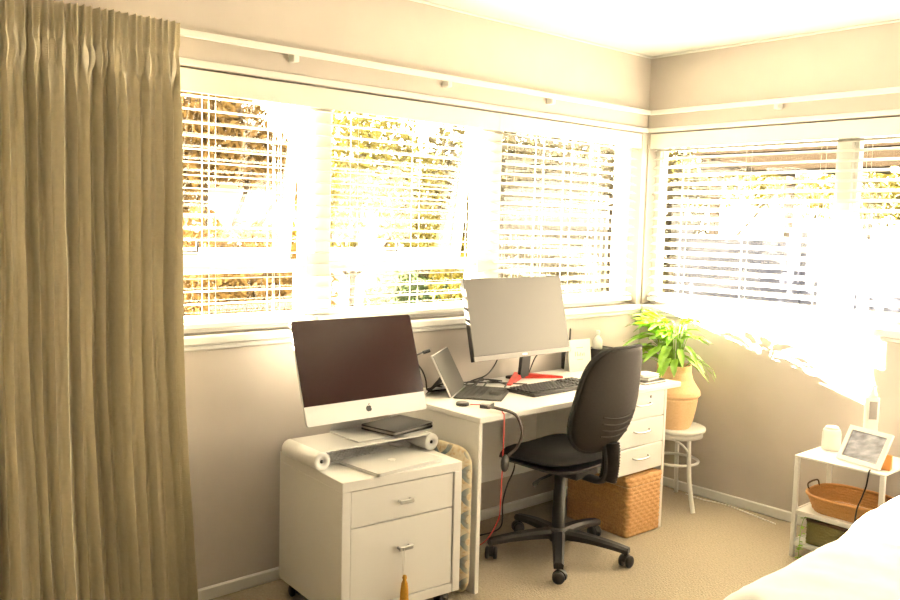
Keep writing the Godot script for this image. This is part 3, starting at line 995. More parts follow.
	lathe(s, [Vector2(0, 0), Vector2(0.024, 0.0), Vector2(0.026, 0.004), Vector2(0.025, 0.045), Vector2(0.016, 0.062), Vector2(0.009, 0.068), Vector2(0.009, 0.074), Vector2(0, 0.074)], 18)
	put(s, "body", M.ceramic, bt)
	s = S()
	lathe(s, [Vector2(0, 0.074), Vector2(0.011, 0.074), Vector2(0.011, 0.096), Vector2(0.008, 0.099), Vector2(0, 0.099)], 16)
	put(s, "cap", M.paper, bt)
	# books on the right end
	var bk := [["notebook", "black covered notebook at the bottom of the pile on the drawer pedestal", M.dark, 0.17, 0.13, 0.014, 0.0], ["notebook", "pale grey notebook in the middle of the pile on the pedestal", M.grey_plastic, 0.13, 0.10, 0.016, 0.2], ["notepad", "white notepad on top of the pile beside the plant", M.paper, 0.115, 0.085, 0.012, -0.1]]
	var yy := y
	for b in bk:
		var q := thing(b[0], b[1], "notebook", Vector3(-0.655, yy, 0.52), b[6], "pile of notebooks on the desk")
		obox("lower_cover", Vector3(0, 0.0015, 0), Vector3(b[3], 0.003, b[4]), 0.0, b[2], q)
		obox("pages", Vector3(0, b[5] / 2, 0), Vector3(b[3] - 0.006, b[5] - 0.006, b[4] - 0.006), 0.0, M.paper, q)
		obox("upper_cover", Vector3(0, b[5] - 0.0015, 0), Vector3(b[3], 0.003, b[4]), 0.0, b[2], q)
		yy += b[5]

# woven wall round a rounded rectangle: rows of wavy strands
func weave(s: SurfaceTool, w: float, d: float, r: float, y0: float, y1: float, rows: int, pitch: float, amp: float, flare := 0.0, xf := Transform3D()) -> void:
	var out := rrect(w, d, r, 6)
	var n := out.size()
	var cum := [0.0]
	for i in n: cum.append(cum[-1] + out[i].distance_to(out[(i + 1) % n]))
	var total: float = cum[-1]
	var waves := int(round(total / pitch / 2.0)) * 2
	var nu := waves * 4
	var nv := rows * 5
	var base := []
	var nor := []
	var k := 0
	for i in nu:
		var l := total * i / nu
		while cum[k + 1] < l: k += 1
		var a := out[k]
		var b := out[(k + 1) % n]
		var t: float = (l - cum[k]) / maxf(1e-6, cum[k + 1] - cum[k])
		base.append(a.lerp(b, t))
		var q := (b - a).normalized()
		nor.append(Vector2(q.y, -q.x))
	var f := func(u: float, v: float) -> Vector3:
		var i := int(round(u * nu)) % nu
		var row := minf(floor(v * rows), rows - 1.0)
		var inrow := v * rows - row
		var round_ := sqrt(maxf(0.0, 1.0 - pow(2.0 * inrow - 1.0, 2.0)))
		var swell := sin(PI * waves * u * 1.0 + PI * row) * 0.5 + 0.5
		var p: Vector2 = base[i] + nor[i] * (amp * round_ * (0.35 + 0.65 * swell) + flare * v)
		return xf * Vector3(p.x, lerpf(y0, y1, v), p.y)
	surf(s, f, nu, nv, false, 1, true)

func hamper() -> void:
	var o := thing("wicker_hamper", "large square wicker basket with lid standing under the desk drawers", "basket", Vector3(-0.745, 0, 0.425), deg_to_rad(-1.0))
	var s := S()
	weave(s, 0.262, 0.39, 0.025, 0.003, 0.245, 13, 0.022, 0.005)
	put(s, "woven_wall", M.straw, o)
	s = S()
	weave(s, 0.268, 0.396, 0.027, 0.247, 0.290, 2, 0.022, 0.006)
	var lid := put(s, "lid_rim", M.straw, o)
	s = S()
	for i in 16:
		tube(s, [Vector3(-0.125, 0.288, -0.185 + i * 0.0247), Vector3(0.125, 0.288, -0.185 + i * 0.0247)], 0.0125, 6, 0.4)
	var lt := put(s, "lid_top", M.straw, lid)
	lt.set_meta("kind", "stuff")
	obox("base", Vector3(0, 0.006, 0), Vector3(0.25, 0.010, 0.38), 0.0, M.straw, o)

func stool_and_plant() -> void:
	var c := Vector3(-0.225, 0, 0.425)
	var o := thing("round_stool", "small white bentwood stool in the room corner carrying the plant", "stool", c)
	var s := S()
	lathe(s, [Vector2(0, 0.400), Vector2(0.150, 0.400), Vector2(0.158, 0.404), Vector2(0.160, 0.412), Vector2(0.158, 0.420), Vector2(0.150, 0.424), Vector2(0, 0.424)], 40)
	put(s, "seat", M.white, o)
	s = S()
	lathe(s, [Vector2(0.136, 0.372), Vector2(0.146, 0.372), Vector2(0.146, 0.400), Vector2(0.136, 0.400), Vector2(0.136, 0.372)], 36)
	put(s, "apron", M.white, o)
	for a in [112.0, 333.0, 225.0]:
		var d := Vector3(cos(deg_to_rad(a)), 0, sin(deg_to_rad(a)))
		s = S()
		tube(s, smooth_path([d * 0.128 + Vector3(0, 0.40, 0), d * 0.134 + Vector3(0, 0.30, 0), d * 0.150 + Vector3(0, 0.15, 0), d * 0.195 + Vector3(0, 0.001, 0)], 4), 0.0115, 10)
		put(s, "leg", M.white, o)
		s = S()
		var side := Vector3(-d.z, 0, d.x)
		tube(s, smooth_path([d * 0.136 + Vector3(0, 0.30, 0), d * 0.128 + side * 0.035 + Vector3(0, 0.345, 0), d * 0.115 + side * 0.085 + Vector3(0, 0.378, 0)], 4), 0.006, 8)
		put(s, "brace", M.white, o)
	s = S()
	var rp := []
	for i in 33: rp.append(Vector3(cos(TAU * i / 32), 0, sin(TAU * i / 32)) * 0.128 + Vector3(0, 0.235, 0))
	tube(s, rp, 0.008, 8)
	put(s, "foot_ring", M.white, o)

	# belly basket
	var base := Vector3(-0.262, 0.424, 0.425)
	var p := thing("potted_plant", "leafy green plant in a tan belly basket on the corner stool", "plant", base)
	s = S()
	var prof := []
	var key := [[0.0, 0.092], [0.012, 0.100], [0.05, 0.112], [0.10, 0.122], [0.150, 0.130], [0.158, 0.131], [0.166, 0.128], [0.172, 0.138], [0.182, 0.142], [0.20, 0.139], [0.23, 0.118], [0.26, 0.100], [0.30, 0.090], [0.335, 0.090]]
	prof.append(Vector2(0, 0))
	for i in key.size() - 1:
		var steps := maxi(1, int(round((key[i + 1][0] - key[i][0]) / 0.0045)))
		for k in steps:
			var t := float(k) / steps
			var y := lerpf(key[i][0], key[i + 1][0], t)
			prof.append(Vector2(lerpf(key[i][1], key[i + 1][1], t) + 0.0009 * sin(y / 0.0045 * PI), y))
	prof.append(Vector2(0.090, 0.335))
	prof.append(Vector2(0.086, 0.335))
	prof.append(Vector2(0.084, 0.30))
	prof.append(Vector2(0, 0.30))
	lathe(s, prof, 48)
	put(s, "belly_basket", M.pot, p)
	s = S()
	lathe(s, [Vector2(0, 0.312), Vector2(0.084, 0.306), Vector2(0.084, 0.29)], 20)
	put(s, "soil", M.soil, p)
	var rng := RandomNumberGenerator.new()
	rng.seed = 11
	for i in 105:
		var a := rng.randf() * TAU
		if i % 2 == 0: a = deg_to_rad(rng.randf_range(150, 290))
		var out := Vector3(cos(a), 0, sin(a))
		var low := i > 70
		var reach := (rng.randf_range(0.04, 0.12) if not low else rng.randf_range(0.08, 0.17)) * (1.15 if cos(a - deg_to_rad(221)) > 0 else 0.6)
		var rise := rng.randf_range(0.12, 0.235) if not low else rng.randf_range(0.02, 0.12)
		# keep clear of the walls
		var room_x: float = (-0.03 - base.x) / maxf(0.05, out.x) if out.x > 0 else 9.0
		var room_z: float = (base.z - 0.04) / maxf(0.05, -out.z) if out.z < 0 else 9.0
		var ln := rng.randf_range(0.11, 0.17)
		var total := minf(reach + ln * 0.8, minf(room_x, room_z))
		var sc := clampf(total / (reach + ln * 0.8), 0.25, 1.0)
		reach *= sc
		var root := Vector3(out.x, 0, out.z) * rng.randf_range(0.01, 0.05) + Vector3(0, 0.30, 0)
		var tip := Vector3(0, 0.335 + rise, 0) + out * reach
		s = S()
		tube(s, smooth_path([root, root.lerp(tip, 0.5) + Vector3(0, 0.03, 0), tip], 4), 0.0022, 5)
		var dir := (out * (0.75 if not low else 1.0) * sc + Vector3(0, rng.randf_range(0.0, 0.9) if not low else rng.randf_range(-0.3, 0.3), 0)).normalized()
		var side := Vector3(-out.z, rng.randf_range(-0.4, 0.4), out.x).normalized()
		var up := side.cross(dir).normalized()
		if up.y < 0: up = -up
		var wd := rng.randf_range(0.014, 0.024)
		var droop := rng.randf_range(0.03, 0.09)
		surf(s, func(u: float, v: float) -> Vector3:
			var w := wd * pow(sin(PI * pow(v, 0.75)), 0.9)
			var e := (u - 0.5) * 2.0
			return tip + dir * ln * v + side * w * e + up * (absf(e) * w * 0.35) - Vector3(0, droop * v * v, 0) + up * 0.003 * sin(v * 14.0) * absf(e), 4, 9)
		put(s, "leaf", M.leaf, p)
	# a few thin trailing sprigs by the wall
	for i in 4:
		var a := deg_to_rad(40.0 + i * 12.0)
		var out := Vector3(cos(a), 0, sin(a))
		s = S()
		var e := out * (0.17 + 0.012 * i) + Vector3(0, 0.30 + 0.03 * (i % 2), 0)
		tube(s, smooth_path([Vector3(0, 0.30, 0) + out * 0.04, out * 0.11 + Vector3(0, 0.37, 0), e], 5), 0.0016, 5)
		surf(s, func(u: float, v: float) -> Vector3: return e + (out * 0.2 + Vector3(0.0, -0.8, 0.2)).normalized() * 0.05 * v + Vector3(-out.z, 0, out.x) * (u - 0.5) * 0.016 * sin(PI * v), 2, 6)
		put(s, "sprig", M.leaf, p)

func office_chair() -> void:
	var o := thing("office_chair", "black swivel office chair on a five-star base at the desk", "office chair", Vector3(-1.285, 0, 0.540), deg_to_rad(4.0))
	# local: +z is the back of the chair, x its side
	var s := S()
	var star := [66.0, 138.0, 210.0, 282.0, -6.0]
	for a in star:
		var w: float = deg_to_rad(a) - o.rotation.y * -1.0
		var d := Vector3(cos(w), 0, sin(w))
		var sd := Vector3(-d.z, 0, d.x)
		s = S()
		var sec := func(t: float) -> Array:
			var r := lerpf(0.025, 0.322, t)
			var yt := 0.122 - 0.034 * pow(t, 2.0)
			var hw := lerpf(0.031, 0.022, t)
			var hh := lerpf(0.040, 0.026, t)
			var c := d * r + Vector3(0, yt, 0)
			return [c + sd * hw * 0.6, c - sd * hw * 0.6, c - sd * hw - Vector3(0, hh * 0.35, 0), c - sd * hw * 0.9 - Vector3(0, hh, 0), c + sd * hw * 0.9 - Vector3(0, hh, 0), c + sd * hw - Vector3(0, hh * 0.35, 0)]
		for i in 8:
			var A: Array = sec.call(i / 8.0)
			var B: Array = sec.call((i + 1) / 8.0)
			var mid: Vector3 = (A[0] + A[3] + B[0] + B[3]) / 4.0
			for k in 6:
				var j := (k + 1) % 6
				poly(s, [A[k], A[j], B[j], B[k]], mid)
			if i == 7: poly(s, B, mid - d)
		put(s, "base_leg", M.black_plastic, o)
		caster(o, d * 0.308, -w + PI * 0.4, 0.027)
	s = S()
	lathe(s, [Vector2(0, 0.062), Vector2(0.034, 0.064), Vector2(0.046, 0.075), Vector2(0.046, 0.122), Vector2(0.036, 0.130), Vector2(0, 0.130)], 24)
	put(s, "hub", M.black_plastic, o)
	s = S()
	lathe(s, [Vector2(0.030, 0.13), Vector2(0.030, 0.22), Vector2(0.0275, 0.222), Vector2(0.0275, 0.30), Vector2(0.025, 0.302), Vector2(0.025, 0.40), Vector2(0, 0.40)], 20)
	put(s, "gas_column", M.black_plastic, o)
	s = S()
	box(s, Vector3(0, 0.405, 0.03), Vector3(0.16, 0.035, 0.24), 0.008)
	put(s, "mechanism", M.black_plastic, o)
	s = S()
	tube(s, [Vector3(-0.06, 0.40, 0.03), Vector3(-0.20, 0.395, 0.04), Vector3(-0.245, 0.385, 0.05)], [0.006, 0.006, 0.011], 8)
	put(s, "lever", M.black_plastic, o)
	# seat
	var seat_out := PackedVector2Array()
	for i in 40:
		var a := TAU * i / 40
		var q := Vector2(signf(cos(a)) * pow(absf(cos(a)), 0.55), signf(sin(a)) * pow(absf(sin(a)), 0.55))
		seat_out.append(Vector2(q.x * (0.225 + 0.012 * q.y), q.y * 0.225))
	var lay := Transform3D(Vector3(1, 0, 0), Vector3(0, 0, 1), Vector3(0, 1, 0), Vector3(0, 0.452, -0.025))
	s = S()
	cushion(s, seat_out, 0.052, 0.010, func(x: float, y: float) -> float: return 0.05 * x * x / 0.05 * 0.35 - 0.045 * pow(clampf((-y - 0.08) / 0.145, 0, 1), 2.0) + 0.03 * pow(clampf((y - 0.05) / 0.17, 0, 1), 2.0), lay, 6.0)
	put(s, "seat", M.black_fabric, o)
	var pan := PackedVector2Array()
	for q in seat_out: pan.append(q * 0.93)
	s = S()
	cushion(s, pan, 0.004, 0.036, func(x: float, y: float) -> float: return -0.006 - 0.042 * pow(clampf((-y - 0.08) / 0.145, 0, 1), 2.0), lay, 3.0)
	put(s, "seat_pan", M.black_plastic, o)
	# backrest
	var back_out := PackedVector2Array()
	for i in 48:
		var a := TAU * i / 48
		var q := Vector2(signf(cos(a)) * pow(absf(cos(a)), 0.54), signf(sin(a)) * pow(absf(sin(a)), 0.54))
		var hw := 0.232 - 0.050 * pow(clampf((q.y + 0.25) / 1.25, 0, 1), 1.4) - 0.030 * pow(clampf((-q.y - 0.3) / 0.7, 0, 1), 2.0)
		back_out.append(Vector2(q.x * hw, q.y * 0.245))
	var lean := Transform3D(Basis(Vector3.RIGHT, deg_to_rad(20.0)), Vector3(0, 0.748, 0.285))
	var cv := func(x: float, y: float) -> float: return -1.5 * x * x + 0.030 * cos((y + 0.10) * 9.0)
	s = S()
	cushion(s, back_out, 0.004, 0.046, cv, lean, 6.0)
	put(s, "backrest", M.black_fabric, o)
	var shell_out := PackedVector2Array()
	for q in back_out: shell_out.append(q * 0.965)
	s = S()
	cushion(s, shell_out, 0.020, 0.002, cv, lean, 5.0)
	var sh := put(s, "back_shell", M.shell, o)
	sh.set_meta("label", "charcoal plastic back shell")
	for i in 4:
		var yy := -0.045 - i * 0.030
		var pts := []
		var hw := 0.115 - 0.006 * i
		for k in 13:
			var x := lerpf(-hw, hw, k / 12.0)
			var y := yy + 0.008 * (1.0 - pow(x / hw, 2.0)) * -1.0
			pts.append(lean * Vector3(x, y, cv.call(x, y) + 0.0212))
		s = S()
		tube(s, pts, 0.0036, 6)
		put(s, "rib", M.shell, sh)
	# carrier from the seat up the back
	s = S()
	var jp := smooth_path([Vector3(0, 0.398, 0.08), Vector3(0, 0.390, 0.16), Vector3(0, 0.392, 0.215), Vector3(0, 0.42, 0.250), Vector3(0, 0.48, 0.258), Vector3(0, 0.54, 0.248), Vector3(0, 0.60, 0.232)], 5)
	tube(s, jp, 0.034, 12, 0.42)
	put(s, "back_carrier", M.black_plastic, o)
	s = S()
	var bel := []
	var br := []
	for i in 29:
		var t := i / 28.0
		bel.append(Vector3(0, lerpf(0.405, 0.565, t), 0.252 + 0.012 * sin(t * PI * 0.8)))
		br.append(0.044 if i % 2 == 0 else 0.040)
	tube(s, bel, br, 16, 0.62)
	put(s, "bellows", M.shell, o)

# ---------------------------------------------------------------- bed side
func nightstand() -> void:
	var x0 := -0.45
	var x1 := -0.10
	var z0 := 1.205
	var z1 := 1.60
	var o := thing("bedside_table", "white metal bedside table with open shelves by the bed", "table", Vector3((x0 + x1) / 2, 0, (z0 + z1) / 2))
	var w := x1 - x0
	var d := z1 - z0
	for sx in [-1, 1]:
		for sz in [-1, 1]:
			obox("leg", Vector3(sx * (w / 2 - 0.011), 0.231, sz * (d / 2 - 0.011)), Vector3(0.020, 0.462, 0.020), 0.002, M.white, o)
	obox("table_top", Vector3(0, 0.4665, 0), Vector3(w, 0.009, d), 0.002, M.white, o)
	for y in [0.205, 0.06]:
		var s := S()
		box(s, Vector3(0, y + 0.006, 0), Vector3(w - 0.004, 0.006, d - 0.004), 0.0)
		put(s, "shelf", M.white, o)
		for sz in [-1, 1]:
			obox("shelf_rail", Vector3(0, y + 0.004, sz * (d / 2 - 0.008)), Vector3(w - 0.044, 0.020, 0.008), 0.001, M.white, o)
		for sx in [-1, 1]:
			obox("shelf_rail", Vector3(sx * (w / 2 - 0.008), y + 0.004, 0), Vector3(0.008, 0.020, d - 0.044), 0.001, M.white, o)
	var top := 0.471
	# candle jar
	var c := thing("candle_jar", "plain white round candle jar at the table corner", "candle", Vector3(-0.215, top, 1.262))
	var s := S()
	lathe(s, [Vector2(0, 0), Vector2(0.038, 0.0), Vector2(0.042, 0.005), Vector2(0.042, 0.075), Vector2(0.039, 0.092), Vector2(0.034, 0.098), Vector2(0, 0.098)], 26)
	put(s, "jar", M.ceramic, c)
	s = S()
	lathe(s, [Vector2(0, 0.0985), Vector2(0.030, 0.0985), Vector2(0.031, 0.104), Vector2(0.026, 0.110), Vector2(0, 0.111)], 22)
	put(s, "lid", M.ceramic, c)
	# picture frame
	var im := Image.create(128, 128, false, Image.FORMAT_RGB8)
	var fn := FastNoiseLite.new()
	fn.seed = 21
	fn.frequency = 0.022
	for y in 128:
		for x in 128:
			var t := clampf(0.52 + 0.55 * fn.get_noise_2d(x + y * 0.6, y * 1.3) - 0.20 * (y / 128.0 - 0.5), 0, 1)
			im.set_pixel(x, y, Color(0.22, 0.23, 0.28).lerp(Color(0.66, 0.67, 0.74), t))
	var pm := mat(Color.WHITE, 0.15)
	pm.albedo_texture = ImageTexture.create_from_image(im)
	var f := thing("picture_frame", "white photo frame leaning back with a grey cloudy picture", "photo frame", Vector3(-0.375, top, 1.462), deg_to_rad(-104.0))
	var xf := Transform3D(Basis(Vector3.RIGHT, deg_to_rad(-30.0)), Vector3(0, 0.008, 0.02))
	s = S()
	ring(s, xf, Rect2(-0.105, 0, 0.21, 0.165), Rect2(-0.085, 0.020, 0.17, 0.125), -0.014, 0.0)
	put(s, "frame", M.ceramic, f)
	s = S()
	surf(s, func(u: float, v: float) -> Vector3: return xf * Vector3(lerpf(-0.086, 0.086, u), lerpf(0.019, 0.146, v), -0.006), 1, 1, true)
	put(s, "photo", pm, f)
	s = S()
	box(s, Vector3(0, 0.083, -0.012), Vector3(0.205, 0.16, 0.003), 0.0, xf)
	put(s, "backing", M.dark, f)
	s = S()
	box(s, Vector3.ZERO, Vector3(0.05, 0.125, 0.003), 0.0, Transform3D(Basis(Vector3.RIGHT, 0.49), Vector3(0, 0.058, -0.104)))
	put(s, "easel_strut", M.dark, f)
	# pump bottle
	var b := thing("pump_bottle", "tall white pump bottle with a grey label behind the photo", "bottle", Vector3(-0.145, top, 1.405), deg_to_rad(-50.0))
	s = S()
	prism(s, rrect(0.060, 0.042, 0.014), 0.0, 0.262, Transform3D(Basis(Vector3.RIGHT, -PI / 2), Vector3.ZERO))
	put(s, "body", M.ceramic, b)
	obox("label", Vector3(0.0, 0.205, 0.0215), Vector3(0.034, 0.082, 0.001), 0.0, M.bezel, b)
	s = S()
	lathe(s, [Vector2(0, 0.262), Vector2(0.022, 0.262), Vector2(0.020, 0.275), Vector2(0.012, 0.279), Vector2(0.012, 0.292), Vector2(0.005, 0.294), Vector2(0.005, 0.309), Vector2(0.0, 0.309)], 18)
	put(s, "collar", M.ceramic, b)
	s = S()
	box(s, Vector3(0, 0.315, 0.010), Vector3(0.018, 0.012, 0.038), 0.003)
	put(s, "nozzle", M.steel, b)
	var ck := thing("cork_block", "small orange cork wedge beside the photo frame", "cork", Vector3(-0.355, top, 1.565), 0.2)
	s = S()
	prism(s, PackedVector2Array([Vector2(-0.02, 0), Vector2(0.02, 0), Vector2(0.014, 0.062), Vector2(-0.006, 0.062)]), -0.02, 0.02)
	put(s, "wedge", M.cork, ck)
	var wl := thing("charging_cable", "black cord hanging off the bedside table edge", "cable", Vector3(-0.462, 0.30, 1.545))
	cable("lead", [Vector3(0.02, 0.177, -0.01), Vector3(-0.004, 0.170, -0.005), Vector3(-0.004, 0.11, -0.012), Vector3(0.0, 0.05, -0.03), Vector3(0.0, 0.0, -0.045), Vector3(-0.004, -0.07, -0.05)], 0.0035, M.dark, wl)
	# woven tray on the shelf
	var t := thing("woven_tray", "oval brown rattan tray on the bedside middle shelf", "basket", Vector3(-0.285, 0.216, 1.40), 0.0)
	s = S()
	weave(s, 0.24, 0.30, 0.09, 0.006, 0.075, 6, 0.016, 0.004, 0.026)
	put(s, "woven_wall", M.rattan, t)
	s = S()
	prism(s, rrect(0.235, 0.295, 0.088, 6), 0.0, 0.006, Transform3D(Basis(Vector3.RIGHT, -PI / 2), Vector3.ZERO))
	put(s, "base", M.rattan, t)
	s = S()
	var rim := []
	for q in rrect(0.296, 0.356, 0.115, 6): rim.append(Vector3(q.x, 0.077, q.y))
	rim.append(rim[0])
	tube(s, rim, 0.007, 8)
	put(s, "rim", M.rattan, t)
	for sz in [-1, 1]:
		s = S()
		tube(s, smooth_path([Vector3(-0.05, 0.077, sz * 0.172), Vector3(-0.045, 0.105, sz * 0.180), Vector3(0.045, 0.105, sz * 0.180), Vector3(0.05, 0.077, sz * 0.172)], 4), 0.004, 6)
		put(s, "handle", M.brown_weave, t)
	# box basket on the bottom shelf with a trailing plant
	var g := thing("storage_basket", "olive woven box basket with dark lining on the bottom shelf", "basket", Vector3(-0.30, 0.072, 1.40))
	s = S()
	weave(s, 0.25, 0.27, 0.015, 0.0, 0.105, 8, 0.014, 0.003)
	put(s, "woven_wall", M.green_weave, g)
	s = S()
	box(s, Vector3(0, 0.005, 0), Vector3(0.245, 0.008, 0.255), 0.0)
	put(s, "base", M.green_weave, g)
	s = S()
	var rr := []
	for q in rrect(0.252, 0.272, 0.02, 5): rr.append(Vector3(q.x, 0.108, q.y))
	rr.append(rr[0])
	tube(s, rr, 0.006, 8)
	put(s, "rim", M.brown_weave, g)
	var cl := thing("brown_cloth", "dark brown cloth bundled inside the bottom shelf basket", "cloth", Vector3(-0.30, 0.081, 1.40))
	s = S()
	cushion(s, rrect(0.23, 0.24, 0.04), 0.115, 0.0, func(x: float, y: float) -> float: return 0.004 + 0.008 * sin(x * 60.0) * cos(y * 50.0), Transform3D(Basis(Vector3.RIGHT, -PI / 2), Vector3(0, 0.006, 0)), 3.0)
	put(s, "folds", M.brown_weave, cl)
	var iv := thing("trailing_ivy", "small trailing ivy sprig at the bedside table leg", "plant", Vector3(-0.43, 0.07, 1.262))
	var rng := RandomNumberGenerator.new()
	rng.seed = 4
	cable("stem", [Vector3(0.03, 0.012, 0.02), Vector3(0.02, 0.115, 0.012), Vector3(-0.004, 0.12, 0.0), Vector3(-0.035, 0.07, 0.0), Vector3(-0.04, -0.02, 0.0), Vector3(-0.045, -0.066, 0.0)], 0.0015, M.leaf, iv)
	for i in 22:
		var tt := rng.randf()
		var p := Vector3(0.01 - 0.055 * tt, 0.125 - 0.19 * tt * tt, rng.randf_range(-0.012, 0.012)) + Vector3(rng.randf_range(-0.01, 0.01), rng.randf_range(-0.008, 0.01), 0)
		var q := Vector3(rng.randf_range(-1, 1), rng.randf_range(-0.6, 0.4), rng.randf_range(-1, 1)).normalized()
		var sd := q.cross(Vector3.UP).normalized()
		s = S()
		surf(s, func(u: float, v: float) -> Vector3: return p + q * 0.017 * v + sd * (u - 0.5) * 0.016 * sin(PI * minf(1.0, v * 1.05 + 0.02)) , 2, 5)
		put(s, "leaf", M.leaf, iv)

func bed() -> void:
	var o := thing("bed", "low bed made up with a plain white duvet, foot to the room", "bed", Vector3(-1.15, 0, 2.675), deg_to_rad(1.0))
	obox("base", Vector3(0, 0.15, 0), Vector3(2.06, 0.22, 1.46), 0.01, M.paper, o)
	for sx in [-1, 1]:
		for sz in [-1, 1]:
			obox("leg", Vector3(sx * 0.95, 0.02, sz * 0.62), Vector3(0.06, 0.04, 0.06), 0.004, M.dark, o)
	obox("mattress", Vector3(0, 0.36, 0), Vector3(2.04, 0.20, 1.45), 0.03, M.paper, o)
	var fn := FastNoiseLite.new()
	fn.seed = 9
	fn.frequency = 1.0
	var s := S()
	var hx := 1.10
	var hz := 0.815
	var f := func(u: float, v: float) -> Vector3:
		var a := (u - 0.5) * 2.0
		var b := (v - 0.5) * 2.0
		# distance from the centre along each axis, wrapped over the edge
		var wrap := func(t: float, h: float, drop: float) -> Vector2:
			var l := absf(t) * (h + drop)
			var flat := h - 0.09
			if l < flat: return Vector2(l, 0)
			var q := minf((l - flat) / 0.14, PI / 2)
			var over := maxf(0.0, l - flat - 0.14 * PI / 2)
			return Vector2(flat + 0.09 * sin(q), -0.09 * (1.0 - cos(q)) - over)
		var px: Vector2 = wrap.call(a, hx, 0.28 if a < 0 else 0.0)
		var pz: Vector2 = wrap.call(b, hz, 0.28)
		var y := 0.560 + px.y + pz.y * (1.0 if px.y > -0.05 else 0.4)
		var x := signf(a) * px.x
		var z := signf(b) * pz.x
		y += 0.012 * fn.get_noise_2d(x * 2.0, z * 2.0) + 0.003 * fn.get_noise_2d(x * 5.0, z * 5.0)
		y += 0.050 * smoothstep(-0.36, -0.24, x + 0.06 * fn.get_noise_1d(z * 3.0)) * smoothstep(-0.82, -0.74, z) * smoothstep(0.82, 0.74, z)
		y += 0.03 * smoothstep(0.0, 0.5, x)
		return Vector3(x, maxf(y, 0.18), z + 0.01 * fn.get_noise_2d(x * 6.0, y * 5.0))
	surf(s, f, 110, 90)
	put(s, "duvet", M.duvet, o)
	for z in [-0.38, 0.38]:
		s = S()
		cushion(s, rrect(0.45, 0.66, 0.10), 0.10, 0.07, func(_x, _y): return 0.0, Transform3D(Basis(Vector3.RIGHT, -PI / 2), Vector3(0.83, 0.70, z)), 3.0)
		put(s, "pillow", M.duvet, o)
	var fc := thing("floor_cord", "pale cord lying on the carpet along the baseboard", "cord", Vector3(-0.03, 0, 0.4))
	cable("lead", [Vector3(-0.02, 0.003, 0.0), Vector3(-0.03, 0.003, 0.12), Vector3(-0.008, 0.003, 0.20), Vector3(-0.02, 0.003, 0.32), Vector3(-0.05, 0.003, 0.45), Vector3(-0.075, 0.003, 0.56)], 0.003, M.cord, fc)

# ---------------------------------------------------------------- garden
func leaf_mass(s: SurfaceTool, rng: RandomNumberGenerator, c: Vector3, r: Vector3, n: int, size: float) -> void:
	s.set_smooth_group(-1)
	for i in n:
		var d := Vector3(rng.randfn(), rng.randfn(), rng.randfn()).normalized() * pow(rng.randf(), 0.45)
		var p := c + d * r
		var a := Vector3(rng.randfn(), rng.randfn(), rng.randfn()).normalized()
		var b := a.cross(Vector3(rng.randfn(), rng.randfn(), rng.randfn())).normalized()
		var l := size * rng.randf_range(0.6, 1.3)
		var q := [p - a * l, p + b * l * 0.42, p + a * l, p - b * l * 0.42]
		for k in [0, 1, 2, 0, 2, 3]: s.add_vertex(q[k])

func foliage_mat(key: String, c0: Color, c1: Color, back: Color) -> StandardMaterial3D:
	var m := textured(key, c0, c1, 0.02, 1.2, 1.0)
	m.metallic_specular = 0.08
	m.backlight_enabled = true
	m.backlight = back
	return m

func tree(called: String, label: String, category: String, at: Vector3, blobs: Array, m: Material, bark: Material, seed_: int, trunk_r: float, group := "trees and shrubs in the garden") -> void:
	var o := thing(called, label, category, at, 0.0, group)
	var rng := RandomNumberGenerator.new()
	rng.seed = seed_
	var s := S()
	for b in blobs: leaf_mass(s, rng, b[0], b[1], b[2], b[3])
	var fo := put(s, "foliage", m, o)
	fo.set_meta("kind", "stuff")
	s = S()
	var topy: float = blobs[0][0].y
	tube(s, smooth_path([Vector3.ZERO, Vector3(0.04, topy * 0.5, 0.02), blobs[0][0]], 4), trunk_r, 8)
	put(s, "trunk", bark, o)
	for b in blobs.slice(1):
		s = S()
		tube(s, smooth_path([Vector3(0.03, minf(topy * 0.45, b[0].y * 0.7), 0.01), b[0] * 0.6 + Vector3(0, b[0].y * 0.15, 0), b[0]], 4), trunk_r * 0.5, 6)
		put(s, "branch", bark, o)

